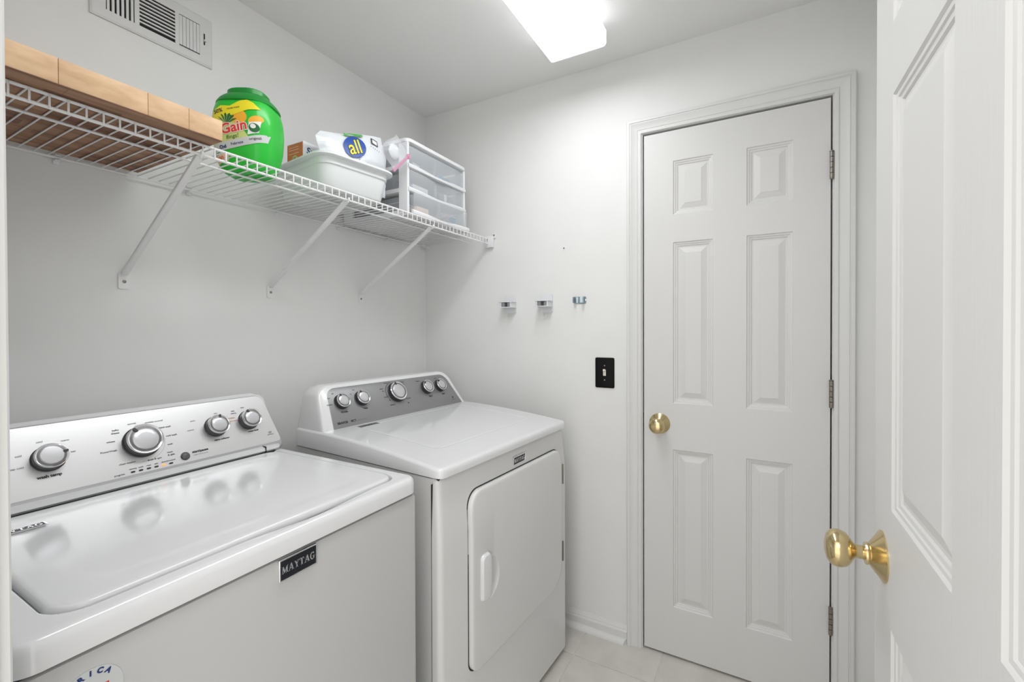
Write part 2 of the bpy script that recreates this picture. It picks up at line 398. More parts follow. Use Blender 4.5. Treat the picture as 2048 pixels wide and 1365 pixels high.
# ---------------------------------------------------------------- wire shelf
SX = .397; ZD = 1.712; ZL = 1.686; YS0 = -1.668; YS1 = -.006
sh = thing('wire_shelf', 'long white vinyl coated wire shelf along the left wall', 'shelf', (0, 0, 0))
def rail(name, x, z, r, y0=YS0, y1=YS1):
    bm = bmesh.new(); tube(bm, [(x, y0, z), (x, y1, z)], r, 10); return from_bm(name, bm, M['wire'], sh)
rail('front_rail', SX, ZD-.003, .0033); rail('lip_rail', SX, ZL, .0033); rail('back_rail', .014, 1.7065, .0030); rail('middle_rail', .276, 1.7055, .0030)
bm = bmesh.new()
tube(bm, [(.010, 0, ZD-.002), (.20, 0, ZD-.002), (.385, 0, ZD-.002), (.396, 0, ZD-.0015), (.4006, 0, ZD-.0035), (.4012, 0, ZD-.008), (.4012, 0, ZL+.006), (.4008, 0, ZL-.001), (.399, 0, ZL-.003)], .00175, 6)
wm = from_bm('shelf_wire', bm, M['wire'], sh)
k = 0; y = -.020
while y > YS0+.005:
    wv = wm if k == 0 else wm.copy()
    if k: C.objects.link(wv)
    wv.location = (0, y, 0); k += 1; y -= .0252
# end bracket on the back wall, wall clips
bm = bmesh.new(); bx(bm, .380, .420, -.022, -.0005, 1.668, 1.722, .004); bx(bm, .412, .432, -.008, -.0005, 1.712, 1.735, .003)
from_bm('end_bracket', bm, M['plastic'], sh)
lathe_obj('screw', [(.004, 0), (.004, .0015), (.002, .0025), (0, .0026)], M['nickel'], sh, Matrix.Translation((.423, -.008, 1.7255)) @ Matrix.Rotation(PI/2, 4, 'X'), 12)
bm = bmesh.new(); bx(bm, .002, .03, -.012, -.0005, 1.696, 1.714, .003); from_bm('corner_clip', bm, M['plastic'], sh)
for y in (-1.39, -1.10, -.82, -.55, -.28, -.03):
    bm = bmesh.new(); bx(bm, .0005, .006, y-.006, y+.006, 1.692, 1.722, .002); bx(bm, .004, .019, y-.005, y+.005, 1.699, 1.7025, .001); bx(bm, .004, .019, y-.005, y+.005, 1.7105, 1.714, .001)
    c = from_bm('wall_clip', bm, M['plastic'], sh)

def bracket(y, label):
    t = thing('shelf_bracket', label, 'bracket', (0, y, 1.42), 0, 'diagonal braces under the wire shelf')
    bm = bmesh.new()
    out = rr2(-.013, .013, -.024, .024, (.009, .009, .004, .004), 4)
    prism(bm, out, lambda a, b, d: (d, a, b), .0005, .003); from_bm('foot_plate', bm, M['wire'], t)
    lathe_obj('screw', [(.0045, 0), (.0045, .001), (.002, .0024), (0, .0025)], M['nickel'], t, Matrix.Translation((.003, 0, -.004)) @ Matrix.Rotation(PI/2, 4, 'Y'), 12)
    p0 = Vector((.003, 0, .018)); p1 = Vector((.3935, 0, ZL-1.42-.001)); d = (p1-p0).normalized(); n = Vector((-d.z, 0, d.x))
    sec = [(-.0075, .003), (-.0075, -.0045), (-.005, -.0065), (.005, -.0065), (.0075, -.0045), (.0075, .003), (.006, .003), (.006, -.004), (-.006, -.004), (-.006, .003)]
    bm = bmesh.new(); loft(bm, [[tuple(p + Vector((0, a, 0)) + n*b) for a, b in sec] for p in (p0, p1)])
    from_bm('brace_bar', bm, M['wire'], t, smooth=False)
    bm = bmesh.new(); tube(bm, [(.388, -.0, ZL-1.42-.006), (.400, 0, ZL-1.42-.0065), (.4045, 0, ZL-1.42), (.4030, 0, ZL-1.42+.006)], .003, 8); from_bm('hook', bm, M['wire'], t)
bracket(-1.258, 'white diagonal shelf brace nearest the wooden board')
bracket(-.842, 'white diagonal shelf brace under the white basin')
bracket(-.432, 'white diagonal shelf brace under the drawer unit')

# ---------------------------------------------------------------- butcher block on the shelf
ZT = ZD+.0005
bb = thing('butcher_block_board', 'thick maple butcher block board lying on the wire shelf', 'board', (.2475, -1.44, ZT))
cuts = [-.225, -.130, .010, .105, .165, .200]     # staves along y (local)
ends = [-.225, -.068, .062, .135, .203]
for a, b in zip(ends[:-1], ends[1:]):
    box('stave', (-.2125+.055, .2015, a+.0003, b-.0003, .0012, .046), M['wood'], bb, bev=.0008)
# underside strips run along the board
rnd = random.Random(4)
x = -.2125
while x < .200:
    wd = min(.034, .2015-x); yy = -.225
    while yy < .202:
        ln = min(rnd.uniform(.09, .22), .2025-yy)
        if .2025-(yy+ln) < .03: ln = .2025-yy
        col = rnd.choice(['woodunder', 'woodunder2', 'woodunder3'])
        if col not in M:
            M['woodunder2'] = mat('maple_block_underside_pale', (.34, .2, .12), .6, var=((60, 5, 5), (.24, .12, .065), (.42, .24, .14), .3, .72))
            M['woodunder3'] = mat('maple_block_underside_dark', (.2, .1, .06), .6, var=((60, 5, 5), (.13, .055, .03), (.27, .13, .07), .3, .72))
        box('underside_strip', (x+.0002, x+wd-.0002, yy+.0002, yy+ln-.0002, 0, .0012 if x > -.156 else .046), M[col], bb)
        yy += ln
    x += wd

# ---------------------------------------------------------------- green detergent tub
gt = thing('detergent_tub', 'bright green detergent pod tub with lid and fruit label on shelf', 'tub', (.262, -1.066, ZT), math.radians(30)); gt.scale = (1, 1, .95)
def gsec(z):   # half sizes along x (label width), y (depth), at height z
    ks = [(0, .050, .044), (.006, .060, .053), (.03, .070, .061), (.08, .079, .068), (.13, .082, .071), (.165, .080, .070), (.190, .075, .066), (.205, .068, .060), (.218, .058, .052), (.226, .050, .046)]
    for p, q in zip(ks[:-1], ks[1:]):
        if z <= q[0]:
            t = (z-p[0])/(q[0]-p[0]); t = t*t*(3-2*t) if False else t
            return p[1]+(q[1]-p[1])*t, p[2]+(q[2]-p[2])*t
    return ks[-1][1:]
def gpt(th, z, off=0, e=3.2):
    a, b = gsec(z); c, s = math.cos(th), math.sin(th)
    rr = (abs(c)**e+abs(s)**e)**(-1/e)
    return ((a*rr+off)*c, (b*rr+off)*s, z)
bm = bmesh.new(); N = 64
zs = [0, .003, .006, .015, .03, .05, .08, .105, .13, .15, .17, .183, .195, .204, .212, .217, .222, .226]
loft(bm, [[gpt(2*PI*i/N, z) for i in range(N)] for z in zs]); from_bm('tub_body', bm, M['green'], gt, angle=60)
bm = bmesh.new()
def lsec(a, b, z, e=2.6):
    o_ = []
    for i in range(N):
        t_ = 2*PI*i/N; c_, s_ = math.cos(t_), math.sin(t_); q_ = (abs(c_)**e+abs(s_)**e)**(-1/e); o_.append((a*q_*c_, b*q_*s_, z))
    return o_
prof = [(.0745, .0655, .196), (.0765, .0675, .198), (.0755, .0665, .203), (.069, .061, .2135), (.060, .053, .2225), (.0545, .0485, .226), (.0500, .0445, .228), (.0500, .0445, .240), (.047, .041, .2435), (.02, .018, .2445)]
loft(bm, [lsec(*q) for q in prof]); lid = from_bm('lid', bm, M['greenlid'], gt, angle=40)
TH0 = -PI/2     # label centre direction
def lab(u, z, off):
    u += .008; z += -.004   # u arc metres from the label centre
    # walk the angle so that arc length ~ u on section
    a, b = gsec(max(0, min(z, .226)))
    # nearly flat front: x=u until the corner
    th = math.atan2(-1, u/b*1.0) if abs(u) < .5 else TH0
    e = 3.2
    x = max(-a*.995, min(a*.995, u)); s = (1-(abs(x)/a)**e)**(1/e)*b
    return Vector((x, -(s+off), z))
def label_poly(pts, m, name, off):
    bm = bmesh.new(); poly(bm, [(p[0], p[1], 0) for p in pts])
    for k in range(-9, 10):
        bmesh.ops.bisect_plane(bm, geom=bm.verts[:]+bm.edges[:]+bm.faces[:], plane_co=(k*.009, 0, 0), plane_no=(1, 0, 0))
    for k in range(1, 23):
        bmesh.ops.bisect_plane(bm, geom=bm.verts[:]+bm.edges[:]+bm.faces[:], plane_co=(0, k*.01, 0), plane_no=(0, 1, 0))
    bmesh.ops.triangulate(bm, faces=bm.faces)
    for v in bm.verts: v.co = lab(v.co.x, v.co.y, off)
    return from_bm(name, bm, m, gt)
def label_text(s, size, u, z, m, name, off, ang=0, **k):
    ca, sa = math.cos(ang), math.sin(ang)
    return text_obj(name, s, size, None, m, gt, fn=lambda c: lab(u+c.x*ca-c.y*sa, z+c.x*sa+c.y*ca, off+c.z), **k)
def circ(u, z, r, n=20, ry=None, ang=0):
    ry = ry or r; return [(u+r*math.cos(t)*math.cos(ang)-ry*math.sin(t)*math.sin(ang), z+r*math.cos(t)*math.sin(ang)+ry*math.sin(t)*math.cos(ang)) for t in [2*PI*i/n for i in range(n)]]
label_poly([(-.07, .066), (.0, .078), (.030, .090), (.022, .104), (.012, .118), (.0, .138), (-.015, .150), (-.065, .146), (-.075, .09)], M['labelpale'], 'label', .0006)
label_poly([(-.075, .150), (-.066, .170), (-.045, .182), (-.02, .180), (.005, .196), (.022, .200), (.038, .192), (.056, .174), (.03, .170), (.0, .158), (-.03, .149), (-.06, .138)], M['yellow'], 'label_banner', .0014)
label_poly(circ(.005, .148, .020), M['labelorange'], 'label_fruit', .0010)
label_poly(circ(.045, .142, .018, ry=.012, ang=.5), M['labelorange'], 'label_fruit', .0010)
for q in range(6):
    a = .5+q*.38
    label_poly([(-.028, .128), (-.028+.026*math.cos(a)+.003, .130+.024*math.sin(a)), (-.028+.032*math.cos(a), .130+.030*math.sin(a)), (-.028+.024*math.cos(a)-.004, .130+.026*math.sin(a))], M['labelgreen'], 'label_leaf', .0016)
label_text('Gain', .038, -.043, .100, M['labelwhite'], 'lettering', .0018, .22, shear=.12, offset=.0026, ext=.0001)
label_text('Gain', .038, -.043, .100, M['red'], 'lettering', .0023, .22, shear=.12, offset=.0008, ext=.0001)
label_text('flings!', .015, -.030, .086, M['labelgreen'], 'lettering', .0018, .22, shear=.25, ext=.0001)
label_text('50%', .016, -.064, .158, M['ink'], 'lettering', .0020, .2, offset=.0002, ext=.0001)
label_text('MORE PODS', .006, -.026, .168, M['ink'], 'lettering', .0020, .2, ext=.0001)
label_poly([(.026, .100), (.052, .108), (.058, .140), (.030, .134)], M['labelwhite'], 'label_emblem', .0014)
label_poly(circ(.042, .120, .0125), M['labelgreen'], 'label_emblem', .0019)
label_poly(circ(.040, .124, .0065), M['labelwhite'], 'label_emblem', .0024)
label_poly([(-.072, .050), (-.02, .062), (.03, .074), (.066, .086), (.070, .108), (.03, .096), (-.02, .084), (-.07, .074)], M['labelgrey'], 'label_ribbon', .0014)
label_text('Oxi', .013, -.050, .061, M['navy'], 'lettering', .0020, .2, offset=.0004, ext=.0001)
label_text('Febreze', .0105, -.018, .070, M['navy'], 'lettering', .0020, .2, ext=.0001)
label_text('original', .0095, .030, .085, M['ink'], 'lettering', .0020, .22, ext=.0001)
label_poly([(-.068, .022), (-.028, .030), (-.028, .052), (-.068, .044)], M['cream'], 'label_patch', .0014)
label_text('100', .016, -.064, .028, M['red'], 'lettering', .0020, .2, ext=.0001)

# ---------------------------------------------------------------- basin with its contents
BR = math.radians(-7)
bs = thing('plastic_basin', 'white plastic dish basin with rolled rim on the wire shelf', 'basin', (.2480, -.774, ZT), BR)
bm = bmesh.new()
def ring(hx, hy, r, z): return [(x, y, z) for x, y in rr2(-hx, hx, -hy, hy, r, 8)]
seq = [(.118, .098, .03, 0), (.128, .108, .036, .002), (.134, .113, .038, .010), (.147, .122, .040, .075), (.151, .126, .042, .077), (.152, .127, .042, .096), (.162, .137, .050, .0965), (.168, .143, .052, .0985), (.168, .143, .052, .104), (.164, .139, .050, .1065), (.152, .127, .042, .1065), (.149, .124, .041, .100), (.144, .119, .038, .075), (.130, .109, .035, .010), (.11, .09, .03, .005)]
loft(bm, [ring(*s) for s in seq]); from_bm('basin_shell', bm, M['basin'], bs, angle=50)

bxo = thing('dryer_sheet_carton', 'orange and white dryer sheet carton standing in the basin', 'box', (.158, -.824, ZT+.006), math.radians(0))
box('carton', (-.042, .042, -.028, .060, 0, .190), M['boxwhite'], bxo, bev=.001)
box('front_print', (-.040, .040, -.0288, -.0281, .01, .187), M['boxorange'], bxo)
for z0 in (.174, .166, .154): box('print_line', (-.03, .02, -.0294, -.0290, z0, z0+.002), M['cream'], bxo)
bm = bmesh.new()
for a in range(5):
    t = math.radians(50+20*a); prism(bm, [(0, .120), (.014*math.cos(t)+.004, .122+.02*math.sin(t)), (.018*math.cos(t), .124+.026*math.sin(t)), (.014*math.cos(t)-.004, .122+.02*math.sin(t))], lambda p, q, d: (p, d, q), -.0296, -.0290)
from_bm('flower_print', bm, M['labelpale'], bxo, smooth=False)
text_obj('lettering', 'Su', .030, frame((.0424, -.016, .152), (0, 1, 0), (0, 0, 1)), M['navy'], bxo, shear=.1, offset=.0006)
# white pouch with blue oval
def pouch(name, w, h, t, n=14, seed=1, amp=.004):
    rnd = random.Random(seed); bm = bmesh.new()
    G = {}
    for side in (-1, 1):
        for i in range(n+1):
            for j in range(n+1):
                u, v = i/n, j/n; e = 16*u*(1-u)*v*(1-v)
                if side == 1 and (i in (0, n) or j in (0, n)): G[(1, i, j)] = G[(-1, i, j)]; continue
                G[(side, i, j)] = bm.verts.new(((u-.5)*w+rnd.uniform(-1, 1)*amp*.3, side*(t/2*e**.45)+rnd.uniform(-1, 1)*amp*e**.3*.6 + (.004*math.sin(u*9+seed)*(1-e)), (v-.5)*h+ (math.sin(u*7+seed)*.003 if j == n else 0)))
        for i in range(n):
            for j in range(n):
                try: bm.faces.new((G[(side, i, j)], G[(side, i+1, j)], G[(side, i+1, j+1)], G[(side, i, j+1)]))
                except ValueError: pass
    return bm
pc = thing('detergent_pouch', 'white detergent pouch with blue oval emblem leaning in the basin', 'pouch', (.285, -.700, ZT+.143))
pc.rotation_euler = (math.radians(-5), math.radians(-14), math.radians(84))
pb = pouch('p', .27, .22, .05, seed=3)
for v in pb.verts:
    if v.co.z < .03 and v.co.x > 0: v.co.x *= .62+.38*(v.co.z+.11)/.14
from_bm('pouch_film', pb, M['bag'], pc, angle=70)
def pf(x, z, off=0):     # front surface of the pouch
    u, v = x/.27+.5, z/.22+.5; e = max(.0, 16*u*(1-u)*v*(1-v)); return (x, -(.025*e**.45)-.004-off, z)
def pouch_patch(pts, m, name, off):
    bm = bmesh.new(); poly(bm, [(p[0], p[1], 0) for p in pts])
    for k in range(-8, 9):
        bmesh.ops.bisect_plane(bm, geom=bm.verts[:]+bm.edges[:]+bm.faces[:], plane_co=(k*.013, 0, 0), plane_no=(1, 0, 0))
        bmesh.ops.bisect_plane(bm, geom=bm.verts[:]+bm.edges[:]+bm.faces[:], plane_co=(0, k*.01, 0), plane_no=(0, 1, 0))
    bmesh.ops.triangulate(bm, faces=bm.faces)
    for v in bm.verts: v.co = pf(v.co.x, v.co.y, off)
    return from_bm(name, bm, m, pc)
pouch_patch(circ(-.010, .058, .048, 28, .036, .35), M['blue'], 'oval_emblem', .0005)
for m_, off, o2 in ((M['ink'], .0012, .0022), (M['yellow'], .0018, .0006)):
    text_obj('lettering', 'all', .066, None, m_, pc, fn=lambda c, off=off: Vector(pf(-.040+c.x*.98-c.y*.16, .030+c.x*.16+c.y, off+c.z)), shear=.18, offset=o2, ext=.0001)
pouch_patch([(-.035, .096), (.02, .099), (.045, .100), (.045, .109), (.0, .108), (-.035, .106)], M['labelgreen2'], 'green_banner', .0006)
text_obj('lettering', 'Clean', .014, None, M['labelwhite'], pc, fn=lambda c: Vector(pf(-.030+c.x, .0975+c.y*.8, .0012+c.z)), ext=.0001)
pouch_patch([(.070, .078), (.096, .066), (.102, .088), (.078, .100)], M['ink'], 'warning_patch', .0006)
pouch_patch([(.075, .080), (.093, .071), (.098, .085), (.080, .094)], M['labelwhite'], 'warning_patch', .0011)
for q in range(5): pouch_patch(circ(.062+q*.008, .066-q*.004, .0018, 6), M['ink'], 'small_print', .0008)
pk = thing('white_pouch', 'plain crumpled white pouch between the emblem pouch and zip bag', 'pouch', (.345, -.690, ZT+.092))
pk.rotation_euler = (math.radians(-4), math.radians(8), math.radians(84))
from_bm('pouch_film', pouch('p', .11, .10, .03, seed=8, amp=.005), M['bag'], pk, angle=70)
# zip bag
zb = thing('zip_bag', 'clear zip bag with pink zipper hanging over the basin rim', 'bag', (.398, -.632, ZT+.193))
zb.rotation_euler = (0, math.radians(-45), math.radians(88))
from_bm('bag_film', pouch('p', .11, .090, .030, seed=5, amp=.004), M['film'], zb, angle=70)
box('zipper', (-.056, .056, -.0032, .0032, -.044, -.034), M['pink'], zb, bev=.001)
box('zipper_slider', (.042, .055, -.006, .006, -.047, -.032), M['pink'], zb, bev=.002)
cm = thing('cotton_bundle', 'white cotton bundle inside the clear zip bag', 'cotton', (.398, -.638, ZT+.195))
bm = bmesh.new(); bmesh.ops.create_icosphere(bm, subdivisions=3, radius=.03)
rnd = random.Random(2)
for v in bm.verts: v.co *= 1+.08*math.sin(v.co.x*160)*math.cos(v.co.z*140+v.co.y*90)
for v in bm.verts: v.co.x *= .28; v.co.y *= .85; v.co.z *= .9
from_bm('cotton', bm, M['boxwhite'], cm, angle=80)

# ---------------------------------------------------------------- drawer unit
DY0, DY1, DXF, DXB, DH = -.545, -.172, .375, .030, .280
du = thing('drawer_unit', 'white three drawer plastic storage unit with frosted drawers', 'drawers', (DXB, DY0, ZT))
W_, D_ = DY1-DY0, DXF-DXB
def dub(name, dims, m, bev=0, parent=None): return box(name, dims, m, parent or du, bev)
bm = bmesh.new()
for x0, x1 in ((0, .05), (D_-.045, D_-.002)):
    for y0, y1 in ((0, .012), (W_-.012, W_)): bx(bm, x0, x1, y0, y1, .004, DH-.006, .002)
for z in (0, .088, .176):
    bx(bm, .002, D_-.004, .0014, .010, z+.0002, z+.016, .001); bx(bm, .002, D_-.004, W_-.010, W_-.0014, z+.0002, z+.016, .001); bx(bm, 0, D_-.004, .010, W_-.010, z, z+.003)
bx(bm, 0, .004, .010, W_-.010, .003, DH-.01)
from_bm('frame', bm, M['plastic'], du, smooth=False)
bm = bmesh.new()
def topring(i, z): return [(x, y, z) for x, y in rr2(-.002+i, D_+.004-i, -.003+i, W_+.003-i, .022, 6)]
loft(bm, [topring(.003, DH-.010), topring(0, DH-.008), topring(0, DH+.002), topring(.003, DH+.006), topring(.012, DH+.0075)]); from_bm('top_panel', bm, M['plastic'], du)
for k, z in enumerate((.006, .094, .182)):
    pull = .020 if k == 0 else 0
    d = dub('drawer', (D_-.007+pull, D_-.003+pull, .016, W_-.016, z+.008, z+.078), M['frost'], .001)
    bm = bmesh.new()
    bx(bm, .01+pull, D_-.008+pull, .018, .0205, z+.008, z+.07); bx(bm, .01+pull, D_-.008+pull, W_-.0205, W_-.018, z+.008, z+.07); bx(bm, .01+pull, D_-.008+pull, .018, W_-.018, z+.0045, z+.0065)
    from_bm('drawer_tray', bm, M['frost'], d, smooth=False)
    # curved white front lip
    bm = bmesh.new(); n = 24; rg = []
    for i in range(n+1):
        u = i/n; yv = .004+(W_-.008)*u; bow = .010*math.exp(-((u-.5)/.2)**2); dip = .006*math.exp(-((u-.5)/.22)**2)
        rg.append([(D_-.006+pull, yv, z-.004-dip), (D_+.002+bow+pull, yv, z-.004-dip), (D_+.004+bow+pull, yv, z+.004-dip), (D_-.001+pull, yv, z+.011-dip), (D_-.006+pull, yv, z+.011-dip)])
    if k > 0 or True: loft(bm, rg); from_bm('drawer_lip', bm, M['plastic'], d)
    dub('drawer_divider', (D_-.02+pull, D_-.0075+pull, W_*.47, W_*.47+.002, z+.008, z+.074), M['frost'], 0, d)
def content(name, label, cat, dims, m, rot=0, extra=None):
    x0, x1, y0, y1, z0, z1 = dims
    t = thing(name, label, cat, (DXB+(x0+x1)/2, DY0+(y0+y1)/2, ZT+z0), rot)
    box('body', (-(x1-x0)/2, (x1-x0)/2, -(y1-y0)/2, (y1-y0)/2, 0, z1-z0), m, t, bev=.001)
    if extra: extra(t, x1-x0, y1-y0, z1-z0)
    return t
def topflap(t, a, b, c): box('flap', (-a/2, a/2, -b/2, b/2, c, c+.0015), M['labelwhite'], t)
content('white_tag_card', 'white punched tag card in the top frosted drawer', 'card', (.300, .304, .07, .12, .190, .222), M['labelwhite'], .2, lambda t, a, b, c: lathe_obj('eyelet', [(.003, 0), (.003, .001), (.001, .0012)], M['ink'], t, Matrix.Translation((a/2, .01, c*.6)) @ Matrix.Rotation(PI/2, 4, 'Y'), 10))
content('dark_flat_case', 'dark flat case in the right half of the top drawer', 'case', (.24, .33, .20, .30, .190, .206), M['teal'], .1, lambda t, a, b, c: box('clasp', (a/2, a/2+.002, -.008, .008, .004, .012), M['inkgrey'], t))
content('white_small_carton', 'small white carton in the left half of the middle drawer', 'box', (.25, .325, .05, .14, .102, .128), M['boxwhite'], 0, topflap)
content('grey_cloth_roll', 'grey rolled item in the right half of the middle drawer', 'roll', (.24, .32, .21, .30, .102, .140), M['clipgrey'], .1, lambda t, a, b, c: box('band', (-a/2-.001, a/2+.001, -.01, .01, -.0002, c+.001), M['labelwhite'], t))
content('peach_small_carton', 'small peach carton in the left half of the bottom drawer', 'box', (.27, .34, .055, .125, .014, .042), M['cream'], 0, topflap)
t = thing('button_jar', 'clear jar of mixed colour buttons in the bottom drawer', 'jar', (DXB+.315, DY0+.245, ZT+.014))
lathe_obj('jar_body', [(.024, 0), (.027, .003), (.027, .042), (.022, .046)], M['film'], t, None, 20)
rnd = random.Random(7); cols = ['cream', 'teal', 'red', 'labelwhite', 'clipgrey', 'yellow', 'boxorange']
for i, c in enumerate(cols):
    bm = bmesh.new()
    for q in range(8):
        a = rnd.uniform(0, 2*PI); r_ = rnd.uniform(.002, .021)
        lathe(bm, [(.0045, 0), (.0045, .002), (.001, .0022)], 8, Matrix.Translation((r_*math.cos(a), r_*math.sin(a), rnd.uniform(.003, .038))) @ Matrix.Rotation(rnd.uniform(0, 1.5), 4, 'X') @ Matrix.Rotation(rnd.uniform(0, 3), 4, 'Z'))
    b = from_bm('buttons', bm, M[c], t, smooth=False); b['kind'] = 'stuff'
content('blue_tin', 'blue tin beside the button jar in the bottom drawer', 'tin', (.30, .34, .278, .305, .014, .050), M['teal'], 0, topflap)
content('dark_storage_box', 'dark box seen through the open side of the drawer unit', 'box', (.06, .28, .030, .165, .014, .066), M['darkstuff'], 0, lambda t, a, b, c: box('lid_band', (-a/2-.001, a/2+.001, -b/2-.001, b/2+.001, c-.008, c-.004), M['labelgrey'], t))
content('charcoal_folded_pouch', 'charcoal folded pouch in the middle drawer behind the carton', 'pouch', (.06, .24, .030, .165, .102, .155), M['darkstuff'], 0, lambda t, a, b, c: box('flap', (-a/2, a/2, -b/2, b/2, c, c+.002), M['clipgrey'], t))

# ---------------------------------------------------------------- broom clips
def rmesh(name, out, d0, d1, m, parent, fn, bev=0):
    bm = bmesh.new()
    prism(bm, out, fn, d0, d1)
    return from_bm(name, bm, m, parent)
def broom_clip(x, z, label, tilt):
    t = thing('broom_clip', label, 'clip', (x, 0, z), 0, 'white adhesive broom clips on the back wall')
    F = lambda a, b, d: (a, -d, b)
    rmesh('back_plate', rr2(-.031, .031, -.040, .043, (.010, .010, .006, .006), 5), .0004, .007, M['clipwhite'], t, F)
    rmesh('plate_inset', rr2(-.025, .025, -.034, .037, .007, 5), .007, .0080, M['clipwhite'], t, F)
    bm = bmesh.new()
    bx(bm, -.030, -.022, -.050, -.004, -.016, .012, .002); bx(bm, .022, .030, -.050, -.004, -.016, .012, .002)
    bx(bm, -.034, .034, -.054, -.004, .008, .0125, .0015); bx(bm, -.034, .034, -.054, -.004, -.0165, -.0125, .0015)
    from_bm('holder', bm, M['clipwhite'], t)
    for s in (-1, 1):
        lathe_obj('grip_roller', [(.0085, -.012), (.0095, -.010), (.0095, .006), (.0085, .0078)], M['clipgrey'], t, Matrix.Translation((s*(.014+tilt*.001), -.040, 0)), 16)
    bm = bmesh.new(); tube(bm, [(-.008, -.004, -.038), (-.008, -.012, -.052), (-.004, -.018, -.058), (.004, -.018, -.058), (.008, -.012, -.052), (.008, -.004, -.038)], .0018, 8)
    from_bm('hook', bm, M['clipwhite'], t)
broom_clip(.507, 1.396, 'white broom clip nearest the shelf end', 0)
broom_clip(.690, 1.396, 'white broom clip between the other white clip and the steel clip', 1)
t = thing('steel_clip', 'small zinc steel spring clip screwed to the back wall', 'clip', (.846, 0, 1.406))
rmesh('base_plate', rr2(-.022, .030, -.016, .014, .004, 3), .0004, .002, M['zinc'], t, lambda a, b, d: (a, -d, b))
bm = bmesh.new()
for s in (-1, 1):
    pts = [(s*.006, .002), (s*.016, .004), (s*.024, .014), (s*.022, .024), (s*.012, .028), (s*.014, .034)]
    wv = .0012
    for (a0, b0), (a1, b1) in zip(pts[:-1], pts[1:]):
        n_ = Vector((-(b1-b0), a1-a0)).normalized()*wv
        loft(bm, [[(a0+q*n_.x, -(b0+q*n_.y), -.013) for q in (-.5, .5)]+[(a1+q*n_.x, -(b1+q*n_.y), -.013) for q in (.5, -.5)], [(a0+q*n_.x, -(b0+q*n_.y), .012) for q in (-.5, .5)]+[(a1+q*n_.x, -(b1+q*n_.y), .012) for q in (.5, -.5)]])
from_bm('spring_arms', bm, M['zinc'], t, smooth=False)
lathe_obj('screw', [(.004, .002), (.004, .003), (.002, .0042), (0, .0043)], M['chrome'], t, Matrix.Translation((.026, 0, -.002)) @ Matrix.Rotation(PI/2, 4, 'X'), 12)
t = thing('nail_hole_mark', 'small dark nail shape marking a nail hole in the back wall above the clips', 'nail', (.775, 0, 1.634))  # nail shape added to stand in for a nail hole
lathe_obj('nail_head', [(.0028, .003), (.0028, .004), (.001, .0046)], M['darkstuff'], t, Matrix.Rotation(PI/2, 4, 'X'), 10)
lathe_obj('nail_shank', [(.0012, .0002), (.0012, .003)], M['darkstuff'], t, Matrix.Rotation(PI/2, 4, 'X'), 8)

# ---------------------------------------------------------------- light switch
t = thing('light_switch', 'black toggle switch plate with ivory toggle beside the closet door', 'switch', (.9565, 0, 1.099))
bm = bmesh.new(); F = lambda a, b, d: (a, -d, b)
loft(bm, [[F(a, b, d) for a, b in rr2(-.0405+i, .0405-i, -.063+i, .063-i, .006, 5)] for i, d in ((0, .0004), (0, .003), (.0015, .005), (.004, .006))]); from_bm('cover_plate', bm, M['black'], t)
bm = bmesh.new(); bx(bm, -.006, .006, -.0068, -.0058, -.0125, .0125, .0005); from_bm('toggle_bezel', bm, M['ivory'], t)
bm = bmesh.new(); bx(bm, -.0045, .0045, -.018, -.006, .001, .010, .001, mtx=Matrix.Rotation(math.radians(-22), 4, 'X')); from_bm('toggle', bm, M['ivory'], t)
for z in (.030, -.030): lathe_obj('screw', [(.003, .006), (.003, .0068), (.001, .0075)], M['nickel'], t, Matrix.Translation((0, 0, z)) @ Matrix.Rotation(PI/2, 4, 'X'), 10)

